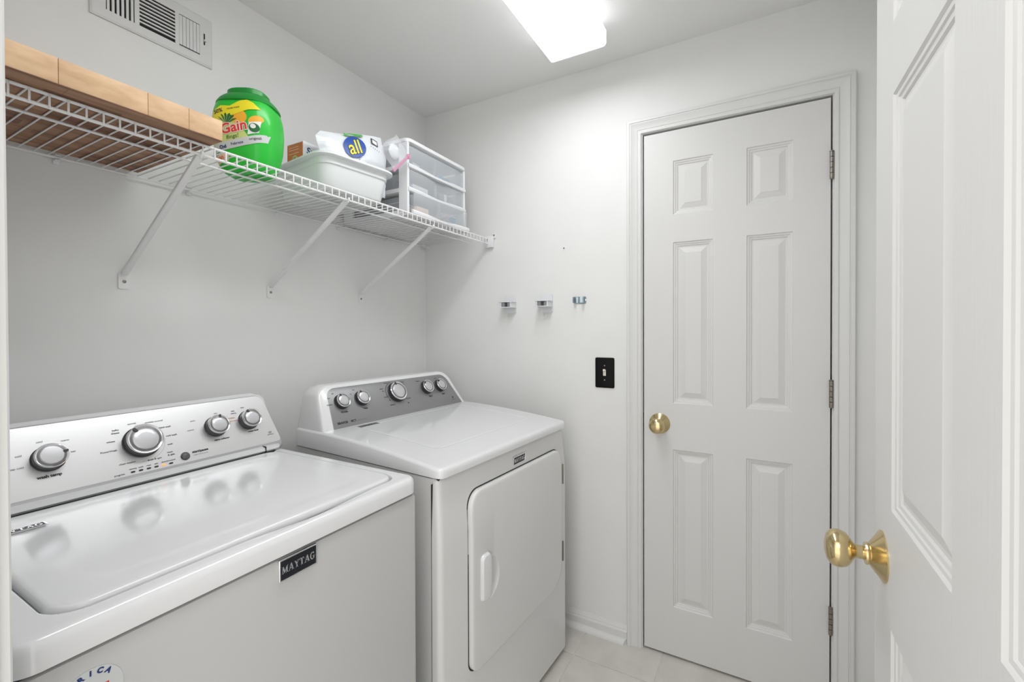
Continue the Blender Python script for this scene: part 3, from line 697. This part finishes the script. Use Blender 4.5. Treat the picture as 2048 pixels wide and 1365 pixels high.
# ---------------------------------------------------------------- appliances (local x = right along the front, y = back, z = up)
def grid_top(name, x0, x1, y0, y1, r, zfun, zb, m, parent, xs=None, ys=None, nx=60, ny=50, skirt=.0, er=.02):
    """height field with rounded plan corners and rounded edge of radius er, skirt down to zb"""
    xs = xs or [x0+(x1-x0)*i/nx for i in range(nx+1)]; ys = ys or [y0+(y1-y0)*i/ny for i in range(ny+1)]
    # cluster near the edges
    def cl(vals, a, b):
        extra = [a+er*k for k in (.08, .2, .4, .65, 1)]+[b-er*k for k in (.08, .2, .4, .65, 1)]
        v = sorted(set([round(q, 5) for q in vals+extra if a <= q <= b])); o = [v[0]]
        for q in v[1:]:
            if q-o[-1] > .0012 or q == v[-1]: o.append(q)
        return o
    xs = cl(xs, x0, x1); ys = cl(ys, y0, y1)
    bm = bmesh.new(); V = {}
    cx, cy = (x0+x1)/2, (y0+y1)/2; hx, hy = (x1-x0)/2, (y1-y0)/2
    for i, x in enumerate(xs):
        for j, y in enumerate(ys):
            px, py = x, y; qx, qy = abs(x-cx)-(hx-r), abs(y-cy)-(hy-r)
            if qx > 0 and qy > 0:
                # map the corner square to a quarter disc
                mx = max(qx, qy); l = math.hypot(qx, qy); s = mx/l
                px = cx+math.copysign(hx-r+qx*s, x-cx); py = cy+math.copysign(hy-r+qy*s, y-cy)
                dist = r-mx
            else: dist = min(hx-abs(x-cx), hy-abs(y-cy))
            z = zfun(px, py)
            if dist < er: z -= er-math.sqrt(max(0, er*er-(er-dist)**2))
            V[i, j] = bm.verts.new((px, py, z))
    for i in range(len(xs)-1):
        for j in range(len(ys)-1): bm.faces.new((V[i, j], V[i+1, j], V[i+1, j+1], V[i, j+1]))
    bd = [V[i, 0] for i in range(len(xs))]+[V[len(xs)-1, j] for j in range(1, len(ys))]+[V[i, len(ys)-1] for i in range(len(xs)-2, -1, -1)]+[V[0, j] for j in range(len(ys)-2, 0, -1)]
    lo = [bm.verts.new((v.co.x, v.co.y, zb)) for v in bd]
    for i in range(len(bd)):
        j = (i+1) % len(bd); bm.faces.new((bd[i], lo[i], lo[j], bd[j]))
    bm.faces.new(lo[::-1])
    return from_bm(name, bm, m, parent, angle=50)
def plane_fn(P0, S, N):
    P0, S, N = Vector(P0), Vector(S).normalized(), Vector(N).normalized()
    return lambda u, s, d=0: P0+Vector((u, 0, 0))+S*s+N*d
def dial(name, root, fn, u, s, r, hgt, pointer, marks=None):
    """control knob standing on the plane at (u, s)"""
    o = fn(0, 0); X = Vector((1, 0, 0)); S = (fn(0, 1)-o); N = (fn(0, 0, 1)-o)
    c = fn(u, s); mt = Matrix(((X.x, S.x, N.x, c.x), (X.y, S.y, N.y, c.y), (X.z, S.z, N.z, c.z), (0, 0, 0, 1)))
    k = lathe_obj(name, [(r*1.06, 0), (r*1.06, .002), (r*1.0, .003), (r*.97, hgt*.75), (r*.97, hgt*.8)], M['knobdark'], root, mt, 40)
    lathe_obj('bezel', [(r*.98, hgt*.78), (r*1.0, hgt*.84), (r*1.0, hgt*.93), (r*.955, hgt), (r*.90, hgt*.985), (r*.86, hgt*.95), (r*.84, hgt*.945)], M['chrome'], k, mt, 40)
    lathe_obj('ring', [(r*.85, hgt*.90), (r*.85, hgt*.955), (r*.72, hgt*.965), (r*.715, hgt*.90)], M['knobring'], k, mt, 40)
    lathe_obj('cap', [(r*.70, hgt*.9), (r*.70, hgt*.985), (r*.665, hgt*1.02), (r*.4, hgt*1.035), (0, hgt*1.04)], M['cap'], k, mt, 40)
    a = math.radians(pointer); bm = bmesh.new()
    out = rr2(r*.64, r*.97, -r*.085, r*.085, r*.07, 3)
    prism(bm, out, lambda p, q, d: mt @ Vector((p*math.cos(a)-q*math.sin(a), p*math.sin(a)+q*math.cos(a), d)), hgt*.94, hgt*1.045)
    from_bm('pointer', bm, M['knobdark'], k)
    return k
def ptext(root, fn, s_, size, u, s, m, align='LEFT', off=.0006, **k):
    return text_obj('lettering', s_, size, None, m, root, fn=lambda c: fn(u+c.x, s+c.y, off+c.z), align=align, ext=.0001, **k)

# serif capitals built from strokes, unit height, used for the maker's badges
def serif_glyph(ch):
    T, t, sf = .24, .11, .09     # thick, thin, serif thickness
    q = []
    def bar(x0, y0, x1, y1, w): q.append([(x0-w/2, y0), (x0+w/2, y0), (x1+w/2, y1), (x1-w/2, y1)])
    def rect(a, b, c, d): q.append([(a, c), (b, c), (b, d), (a, d)])
    if ch == 'M':
        w = 1.15; bar(.17, 0, .17, 1, t); bar(.20, 1, .57, .06, T); bar(.95, 1, .57, .06, t); bar(.97, 0, .97, 1, T)
        rect(0, .34, 0, sf); rect(.76, 1.18, 0, sf); rect(0, .30, 1-sf, 1); rect(.86, 1.18, 1-sf, 1); w = 1.2
    elif ch == 'A':
        bar(.14, 0, .50, 1, t); bar(.88, 0, .52, 1, T); rect(.26, .74, .30, .30+.10); rect(-.02, .32, 0, sf); rect(.64, 1.08, 0, sf); w = 1.08
    elif ch == 'Y':
        bar(.50, .42, .18, 1, T); bar(.54, .42, .82, 1, t); bar(.52, 0, .52, .5, T); rect(0, .38, 1-sf, 1); rect(.66, 1.0, 1-sf, 1); rect(.30, .74, 0, sf); w = 1.02
    elif ch == 'T':
        bar(.45, 0, .45, 1, T); rect(.02, .88, 1-sf*1.1, 1); rect(.02, .02+sf, .72, 1); rect(.88-sf, .88, .72, 1); rect(.24, .66, 0, sf); w = .94
    elif ch == 'G':
        n = 16; pr = []
        for i in range(n+1):
            a = math.radians(52+i*(308-52)/n); pr.append(a)
        for a, b in zip(pr[:-1], pr[1:]):
            def P(a, k):
                th = T*.9*abs(math.cos(a))+t*(1-abs(math.cos(a))); ro = 1-k*0
                return (.48+(.46-k*th)*math.cos(a), .5+(.52-k*th*.9)*math.sin(a))
            q.append([P(a, 0), P(b, 0), P(b, 1), P(a, 1)])
        rect(.68, .68+T*.9, .08, .46); rect(.54, 1.0, .40, .40+sf); rect(.74, .74+sf, .70, 1.0); w = 1.02
    return q, w
def serif_text(name, word, hgt, mtx, m, parent, off=0):
    bm = bmesh.new(); x = 0
    for ch in word:
        g, w = serif_glyph(ch)
        for quad in g:
            loft(bm, [[mtx @ Vector((x+a*hgt*.82, b*hgt, off)) for a, b in quad], [mtx @ Vector((x+a*hgt*.82, b*hgt, off+.0005)) for a, b in quad]])
        x += (w+.06)*hgt*.82
    return from_bm(name, bm, m, parent, smooth=False)
def serif_width(word, hgt): return sum((serif_glyph(c)[1]+.06)*hgt*.82 for c in word)
def badge(root, mtx, w, h, th=.003):
    b = bmesh.new(); loft(b, [[mtx @ Vector((x, y, z)) for x, y in rr2(i, w-i, i, h-i, .001, 2)] for z, i in ((0, 0), (th*.8, 0), (th, .0006), (th, .0022), (th*.6, .0026))])
    o = from_bm('maker_badge', b, M['chrome'], root)
    b = bmesh.new(); loft(b, [[mtx @ Vector((x, y, z)) for x, y in rr2(.0024, w-.0024, .0024, h-.0024, .0005, 1)] for z in (th*.4, th*.75)]); from_bm('badge_field', b, M['badgeblue'], o)
    hg = h*.62; sw = serif_width('MAYTAG', hg); k = (w-.009)/sw
    hg2 = min(hg*k*1.1, h*.60); sx = (w-.009)/serif_width('MAYTAG', hg2)
    mm = mtx @ Matrix.Translation((.0048, (h-hg2)/2, 0)) @ Matrix.Diagonal((sx, 1, 1, 1))
    serif_text('badge_lettering', 'MAYTAG', hg2, mm, M['chrome'], o, th*.75)
    return o

# ---- washer
WW = .687
wa = thing('washing_machine', 'white top load washer with silver control panel and four dials', 'washer', (.783, -1.652, 0), PI/2)
bm = bmesh.new()
loft(bm, [[(x, y, z) for x, y in rr2(i, WW-i, i, .683-i*0, (.004, .004, .018, .018), 5)] for z, i in ((.02, 0), (.872, 0), (.879, .003), (.881, .008))])
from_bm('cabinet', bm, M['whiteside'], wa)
box('plinth_gap', (.01, WW-.01, .01, .67, .876, .8865), M['gap'], wa)
for x in (.05, WW-.05):
    for y in (.05, .62): lathe_obj('foot', [(.02, 0), (.02, .008), (.009, .010), (.009, .022)], M['knobdark'], wa, Matrix.Translation((x, y, 0)), 16)
LX0, LX1, LY0, LY1 = .052, .650, .036, .512
def in_rr(x, y, x0, x1, y0, y1, r):
    qx = abs(x-(x0+x1)/2)-(x1-x0)/2+r; qy = abs(y-(y0+y1)/2)-(y1-y0)/2+r
    return min(max(qx, qy), 0)+math.hypot(max(qx, 0), max(qy, 0))-r
def ss(a, b, x):
    t = max(0, min(1, (x-a)/(b-a))); return t*t*(3-2*t)
def wtop(x, y):
    d = in_rr(x, y, LX0-.004, LX1+.004, LY0-.004, LY1+.03, .045)
    z = .9245 - .012*ss(.003, -.001, d)
    if .26 < x < .60 and y < .05: z -= .007*math.sin(PI*(x-.26)/.34)**2*ss(.012, .026, y)   # finger scoop
    return z
def dense(a, b, n, at):
    return sorted([a+(b-a)*i/n for i in range(n+1)]+[c+k*.0013 for c in at for k in range(-8, 9)])
def dns(x0, x1, n, at, r):   # dense lines through each edge and coarser ones across the corner arcs
    v = dense(x0, x1, n, at)
    for c, sg in zip(at, r): v += [c+sg*k*.0028 for k in range(4, 18)]
    return sorted(v)
grid_top('top_panel', -.001, WW+.001, -.003, .60, .032, wtop, .8865, M['white'], wa, xs=dns(-.001, WW+.001, 90, (LX0-.004, LX1+.004), (1, -1)), ys=dns(-.003, .60, 80, (LY0-.004,), (1,)), er=.014)
def wlid(x, y):
    z = .9290
    d = in_rr(x, y, .10, .60, .085, .46, .05)
    z -= .0012*ss(.016, -.016, d)
    z += .0012*math.exp(-((x-.34)/.1)**2)*ss(.10, .04, y)
    return z
ld = grid_top('lid', LX0, LX1, LY0, LY1, .040, wlid, .9155, M['white'], wa, nx=70, ny=60, er=.007)
ld['label'] = 'white enamel lid, slightly smudged'
mtb = Matrix.Translation((.067, .400, .9300)) @ Matrix.Rotation(0, 4, 'Z')
badge(ld, mtb, .075, .022, .0016)
# console
CP0 = (0, .528, .930); CS = (0, .08, .155); CN = (0, -.155, .08)
cf = plane_fn(CP0, CS, CN)
bm = bmesh.new()
prof = [(.524, .9245), (.517, .932), (.520, .940), (.532, .9425), (.546, .948), (.613, 1.078), (.620, 1.086), (.632, 1.089), (.668, 1.070), (.678, 1.05), (.683, .925)]
def endsh(x, k): return [(x, y, z) for y, z in prof]
def shrink(x, i): 
    cy, cz = .61, 1.0
    return [(x, y+(cy-y)*i, z+(cz-z)*i*(1 if z > .95 else 0)) for y, z in prof]
loft(bm, [shrink(.006, .10), shrink(.009, .03), shrink(.016, 0), shrink(WW-.042, 0), shrink(WW-.020, .05), shrink(WW-.008, .16)])
from_bm('console_body', bm, M['white'], wa)
box('console_gap', (.01, WW-.03, .5195, .60, .9225, .9262), M['gap'], wa)
box('console_seam', (.6235, .6248, .5155, .54, .926, .944), M['gap'], wa)
def facepoly(i):
    a0, a1, b0, b1 = .008+i, .690-i, -.004+i, .1735-i
    pts = rr2(a0, a1, b0, b1, (.026, .026, .020, .020), 8)
    return [(a-(.024*(b-b0)/(b1-b0) if a > .35 else -.0*(b)), b) for a, b in pts]
bm = bmesh.new(); loft(bm, [[cf(a, b, d) for a, b in facepoly(i)] for d, i in ((-.016, .004), (-.010, 0), (-.003, 0), (.001, .003), (.0025, .008))])
cb = from_bm('console_bezel', bm, M['silver2'], wa)
def face2(i):
    a0, a1, b0, b1 = .012+i, .684-i, .018+i, .1700-i
    pts = rr2(a0, a1, b0, b1, (.022, .022, .006, .012), 8)
    return [(a-(.022*(b-b0)/(b1-b0) if a > .35 else 0), b) for a, b in pts]
bm = bmesh.new(); loft(bm, [[cf(a, b, d) for a, b in face2(i)] for d, i in ((.002, 0), (.0034, .0008))])
fp = from_bm('control_panel', bm, M['silver'], wa)
K = lambda u, s, d=0: cf(u, s, d+.0034)
ku = [(.187, .094, .0265, 10), (.348, .093, .0365, 125), (.515, .097, .0270, 75), (.605, .099, .0270, 112)]
for u, s, r, p in ku: dial('dial', wa, K, u, s, r, .025, p)
def cmt(fn, u, s):
    o = fn(0, 0); X = Vector((1, 0, 0)); S = fn(0, 1)-o; N = fn(0, 0, 1)-o; c = fn(u, s)
    return Matrix(((X.x, S.x, N.x, c.x), (X.y, S.y, N.y, c.y), (X.z, S.z, N.z, c.z), (0, 0, 0, 1)))
bt = lathe_obj('start_button', [(.0105, 0), (.0105, .001), (.009, .0012), (.0088, .004), (.0075, .0052), (0, .0056)], M['btn'], wa, cmt(K, .428, .035), 28)
for i in range(6):
    u = .3185+i*.0153
    bm = bmesh.new(); prism(bm, rr2(u-.0042, u+.0042, .0255-.0019, .0255+.0019, .0018, 3), lambda a, b, d: K(a, b, d), .0002, .001)
    o = from_bm('indicator_light', bm, M['led_on'] if i == 4 else M['ink'], wa)
    if i == 4: o['label'] = 'amber lit indicator light'
    ptext(wa, K, ('sensing', 'wash', 'rinse', 'spin', 'done', 'lid locked')[i], .0048, u+.001, .0315, M['ink'], 'CENTER')
ptext(wa, K, 'progress', .0055, .284, .0235, M['ink'])
ptext(wa, K, 'start/pause', .0085, .445, .0385, M['ink'], offset=.0003)
ptext(wa, K, 'hold 3 sec to cancel', .0042, .447, .0315, M['inkgrey'])
ptext(wa, K, 'wash temp', .0085, .184, .0545, M['ink'], 'CENTER', offset=.0003)
ptext(wa, K, 'fabric softener', .0066, .523, .0580, M['ink'], 'CENTER', offset=.0001)
ptext(wa, K, 'water level', .0066, .610, .0630, M['ink'], 'CENTER', offset=.0001)
for s_, u, s, al in (('tap cold', .150, .083, 'RIGHT'), ('cold', .150, .108, 'RIGHT'), ('cool', .178, .131, 'CENTER'), ('warm', .210, .126, 'LEFT'), ('hot', .222, .098, 'LEFT')):
    ptext(wa, K, s_, .0058, u, s, M['inkgrey'], al)
for s_, u, s, al, m_ in (('clean washer', .328, .047, 'RIGHT', 'ink'), ('drain & spin', .350, .043, 'LEFT', 'ink'), ('rinse', .392, .052, 'LEFT', 'ink'), ('& spin', .392, .045, 'LEFT', 'ink'), ('soak', .397, .072, 'LEFT', 'ink'), ('cold wash', .398, .094, 'LEFT', 'ink'), ('hand wash', .388, .118, 'LEFT', 'ink'), ('wrinkle control', .362, .137, 'LEFT', 'inkgrey'), ('normal', .345, .140, 'RIGHT', 'inkgrey'), ('bulky', .310, .130, 'RIGHT', 'ink'), ('sheets', .310, .123, 'RIGHT', 'ink'), ('whites', .299, .104, 'RIGHT', 'ink'), ('PowerWash', .299, .082, 'RIGHT', 'ink')):
    ptext(wa, K, s_, .0060, u, s, M[m_], al)
for s_, u, s, m_ in (('extra', .470, .122, 'inkgrey'), ('normal', .462, .098, 'inkgrey'), ('low', .520, .133, 'inkgrey'), ('medium', .552, .112, 'inkorange'), ('auto sensing', .552, .103, 'inkorange')):
    ptext(wa, K, s_, .0055, u, s, M[m_], 'RIGHT' if u < .5 else 'LEFT')
for s_, u, s in (('auto', .570, .132), ('sensing', .570, .125), ('deep', .598, .138)): ptext(wa, K, s_, .0052, u, s, M['ink'], 'CENTER')
bm = bmesh.new()
for i in range(40):
    a, b = math.radians(-100+i*5.0), math.radians(-100+(i+1)*5.0)
    if 60 < math.degrees(a) < 75: continue
    R0, R1 = .0455, .0459
    poly(bm, [K(.348+R*math.cos(t_), .090+R*math.sin(t_), .0005) for R, t_ in ((R0, a), (R1, a), (R1, b), (R0, b))])
from_bm('dial_scale', bm, M['inkgrey'], wa, smooth=False)
# brand symbol at the right corner (ring with a wave) and its caption
bm = bmesh.new()
for i in range(20):
    a, b = 2*PI*i/20, 2*PI*(i+1)/20
    poly(bm, [K(.656+R*math.cos(t_)*1.1, .050+R*math.sin(t_)*.8, .0005) for R, t_ in ((.0034, a), (.0042, a), (.0042, b), (.0034, b))])
from_bm('panel_symbol', bm, M['ink'], wa, smooth=False)
ptext(wa, K, 'HE', .0040, .6535, .0485, M['ink']); ptext(wa, K, 'high efficiency', .0033, .656, .0425, M['ink'], 'CENTER')
# badge on the front, tilted plate proud of the cabinet
mb = frame((.3225, -.0002, .842), (1, 0, 0), (0, 0, 1)) 
badge(wa, frame((.3225, -.0002, .842), (1, 0, 0), (0, 0, 1)), .0755, .0385, .004)
# round sticker on the front
mf = frame((.0735, -.0003, .826), (1, 0, 0), (0, 0, 1))
st = lathe_obj('round_sticker', [(.033, 0), (.033, .0005)], M['labelgrey'], wa, mf, 36)
for i, ch in enumerate('AMERICA'):
    a = math.radians(170-i*20); R = .0245
    mm = mf @ Matrix.Translation((R*math.cos(a), R*math.sin(a), 0)) @ Matrix.Rotation(a-PI/2, 4, 'Z')
    text_obj('sticker_lettering', ch, .0090, mm @ Matrix.Translation((0, 0, .0008)), M['navy'] if i > 2 else M['red'], st, align='CENTER', offset=.0004)
for i in range(4):
    bm = bmesh.new(); bx(bm, -.018+i*.002, .018-i*.002, .004-i*.007, .007-i*.007, .0006, .0009, mtx=mf); from_bm('sticker_stripe', bm, M['red'], st, smooth=False)

# ---- dryer
DW, RD = .737, math.radians(90-4)
dr = thing('tumble_dryer', 'white front load dryer with grey control panel and five dials', 'dryer', (.797, -.897, 0), RD)
bm = bmesh.new()
def fpro(z):   # front panel bows inward near the top
    return .020*ss(.72, .89, z)**1.0*.55
zsq = [.022, .3, .6, .70, .74, .78, .82, .85, .875, .884, .888]
loft(bm, [[(x, y, z) for x, y in rr2(.0+fpro(z)*.4+i, DW-fpro(z)*.4-i, .030, .665, .002, 1)] for z, i in ((.022, .004), (.75, .004), (.888, .004))])
from_bm('cabinet', bm, M['whitedryer'], dr)
bm = bmesh.new()
loft(bm, [[(x, y, z) for x, y in rr2(0+fpro(z)*.5+i, DW-fpro(z)*.5-i, fpro(z)+i*.6, .0305, (.001, .001, .016, .016), 6)] for z, i in [(q, 0) for q in zsq[:-2]]+[(.884, .002), (.888, .006)]])
from_bm('front_panel', bm, M['whitedryer'], dr)
box('panel_seam', (-.0004, DW+.0004, .0298, .0312, .026, .876), M['gap'], dr)
box('top_gap', (.012, DW-.012, .016, .66, .884, .8945), M['gap'], dr)
for x in (.05, DW-.05):
    for y in (.06, .6): lathe_obj('foot', [(.018, 0), (.018, .008), (.008, .010), (.008, .026)], M['knobdark'], dr, Matrix.Translation((x, y, 0)), 16)
def dtop(x, y):
    z = .918+.034*(1-(1-min(1, max(0, y)/.50))**1.7)
    d = in_rr(x, y, .115, .640, .115, .470, .03)
    z -= .0012*math.exp(-(d/.0028)**2)
    return z
xs = [DW*i/60 for i in range(61)]+[.115+k*.0022 for k in range(-4, 5)]+[.640+k*.0022 for k in range(-4, 5)]
ys = [.665*i/56-.004 for i in range(57)]+[.115+k*.0022 for k in range(-4, 5)]+[.470+k*.0022 for k in range(-4, 5)]
grid_top('top_panel', -.001, DW+.001, -.004, .661, .022, dtop, .8940, M['white'], dr, xs=xs, ys=ys, er=.012)
DP0 = (0, .505, .950); DS = (0, .08, .14); DN = (0, -.14, .08); df = plane_fn(DP0, DS, DN)
def dface(i, k=0):
    a0, a1, b0, b1 = .006+i, .728-i, -.006+(0 if i < .01 else i*.3), .166-i
    pts = rr2(a0, a1, b0, b1, (.042-i*.5, .042-i*.5, .004, .004), 10)
    return [((a+(.030*(b-b0)/(b1-b0))*(1 if a < .36 else -1.5)), b) for a, b in pts]
bm = bmesh.new()
back = []
rings = [[Vector((p.x, .658, max(.93, p.z-.008))) for p in [df(a, b, 0) for a, b in dface(.003)]],
         [Vector((p.x, .648, max(.935, p.z-.004))) for p in [df(a, b, 0) for a, b in dface(.000)]],
         [Vector((p.x, p.y+.020, p.z-.002)) for p in [df(a, b, 0) for a, b in dface(0)]],
         [df(a, b, -.006) for a, b in dface(.0005)], [df(a, b, -.002) for a, b in dface(.003)], [df(a, b, .000) for a, b in dface(.008)]]
loft(bm, rings); from_bm('console_body', bm, M['whitebright'], dr, angle=60)
bm = bmesh.new()
def dpan(i):
    a0, a1, b0, b1 = .046+i, .704-i, .003+i, .149-i
    pts = rr2(a0, a1, b0, b1, (.034, .030, .002, .002), 8)
    return [((a+(.020 if a < .36 else -.044)*(b-b0)/(b1-b0)), b) for a, b in pts]
loft(bm, [[df(a, b, d) for a, b in dpan(i)] for d, i in ((-.001, 0), (.0008, 0), (.0012, .0006))]); from_bm('control_panel', bm, M['grey'], dr)
KD = lambda u, s, d=0: df(u, s, d+.0012)
for u, s, r, p in ((.106, .094, .0255, 110), (.190, .095, .0265, 108), (.357, .097, .0385, 98), (.523, .097, .0280, 130), (.604, .096, .0265, 125)): dial('dial', dr, KD, u, s, r, .020, p)
ptext(dr, KD, 'BRAVOS', .0105, .066, .0165, M['ink'], offset=.0005); ptext(dr, KD, 'MCT', .0105, .118, .0165, M['ink'], offset=.0003); ptext(dr, KD, 'moisture control dryer', .0045, .142, .0175, M['inkgrey'])
for s_, u in (('Wrinkle', .106), ('Temp', .193), ('Signal', .530), ('Start', .610)): ptext(dr, KD, s_, .0085, u, .054, M['ink'], 'CENTER', offset=.0002)
for s_, u, s, al in (('Off', .088, .126, 'RIGHT'), ('Low', .070, .112, 'RIGHT'), ('Medium', .071, .088, 'RIGHT'), ('Low', .176, .130, 'RIGHT'), ('Hi', .157, .115, 'RIGHT'), ('Sensor', .302, .118, 'RIGHT'), ('Dry', .302, .108, 'RIGHT'), ('Normal', .312, .083, 'RIGHT'), ('Heavy Duty', .345, .139, 'RIGHT'), ('Timed', .397, .135, 'LEFT'), ('Dry', .402, .126, 'LEFT'), ('Air Only', .395, .062, 'LEFT'), ('Delicates', .318, .048, 'CENTER'), ('Volume', .500, .129, 'RIGHT'), ('Push', .597, .131, 'CENTER')):
    ptext(dr, KD, s_, .0065, u, s, M['ink'], al)
bm = bmesh.new()
for i in range(14):
    a = math.radians(120+i*8.5 if i < 9 else 20+(i-9)*12)
    c0, s0 = .355+.048*math.cos(a), .096+.047*math.sin(a)
    poly(bm, [KD(c0+.0022*math.cos(t_), s0+.0022*math.sin(t_), .0004) for t_ in [2*PI*k_/8 for k_ in range(8)]])
for u, s in ((.398, .046), (.313, .070)): poly(bm, [KD(u+.0032*math.cos(t_), s+.0032*math.sin(t_), .0004) for t_ in [2*PI*k_/8 for k_ in range(8)]])
from_bm('dial_marks', bm, M['ink'], dr, smooth=False)
bm = bmesh.new(); poly(bm, [KD(.657+.004*math.cos(t_), .033+.004*math.sin(t_), .0004) for t_ in [2*PI*k_/12 for k_ in range(12)]]); from_bm('panel_symbol', bm, M['ink'], dr, smooth=False)
ptext(dr, KD, 'energy care', .0042, .657, .022, M['ink'], 'CENTER')
# badge on the top panel near the console
zb_ = dtop(.16, .47); badge(dr, frame((.118, .462, zb_+.0002), (1, 0, 0), (0, 1, .05)), .082, .024, .0016)
# front badge
badge(dr, frame((.360, fpro(.85)-.0004, .8355), (1, 0, 0), (0, -.06, 1)), .074, .027, .003)
# door: shallow rounded slab with asymmetric corners
DZ0, DZ1, DU0, DU1 = .310, .822, .116, .672
def dd(i): return rr2(DU0+i, DU1-i, DZ0+i, DZ1-i, (.040, .050, .035, .075), 10, 8)
def dpos(a, b, d): return (a, fpro(b)-d, b)
bm = bmesh.new(); loft(bm, [[dpos(a, b, .0003) for a, b in dd(-.0032)], [dpos(a, b, .0009) for a, b in dd(-.0032)]]); from_bm('door_gap', bm, M['gap'], dr, smooth=False)
bm = bmesh.new()
rings = [[dpos(a, b, d) for a, b in dd(i)] for d, i in ((.0005, 0), (.011, 0), (.0140, .0015), (.0156, .0045), (.0160, .010))]
# interior with handle scoop: build as a grid clipped inside
vr_ = loft(bm, rings, cap0=True, cap1=False)
sc_o = [(.196, .612)]+[(.196+.050*math.cos(math.radians(a)), .552+.062*math.sin(math.radians(a))) for a in range(80, -91, -10)]+[(.193, .489)]
sv_ = [bm.verts.new(dpos(a, b, .0160)) for a, b in sc_o]
ed_ = [bm.edges.new((sv_[i], sv_[(i+1) % len(sv_)])) for i in range(len(sv_))]
lp_ = vr_[-1]; ed_ += [bm.edges.get((lp_[i], lp_[(i+1) % len(lp_)])) for i in range(len(lp_))]
bmesh.ops.triangle_fill(bm, use_beauty=True, use_dissolve=False, edges=ed_)
cxs, czs = .200, .545; prev = sv_
for k_, d_ in ((.94, .0135), (.84, .0070), (.66, .0022), (.40, .0010)):
    cur = [bm.verts.new(dpos(cxs+(a-cxs)*k_ if a > .197 else a+.0006, czs+(b-czs)*k_, d_)) for a, b in sc_o]
    for i in range(len(cur)):
        j = (i+1) % len(cur); bm.faces.new((prev[i], prev[j], cur[j], cur[i]))
    prev = cur
bm.faces.new(prev)
door = from_bm('dryer_door', bm, M['whitedryer'], dr)
# handle: raised grip with a scooped pocket beside it
bm = bmesh.new()
loft(bm, [[dpos(a, b, d) for a, b in rr2(.151+i, .196-i*.8, .500+i, .634-i, (.014, .014, .012, .012), 6)] for d, i in ((.0155, 0), (.021, .0008), (.0255, .004), (.0265, .009))])
hd = from_bm('door_handle', bm, M['white'], door)
for z in (.724, .426):
    bm = bmesh.new(); x = .6790
    for i in range(5):
        z0 = z-.038+i*.0152
        lathe(bm, [(.002, z0), (.0033, z0+.0004), (.0033, z0+.0146), (.002, z0+.0150)], 10, Matrix.Translation((x, fpro(z)-.0135, 0)))
    from_bm('door_hinge', bm, M['nickel'], door)
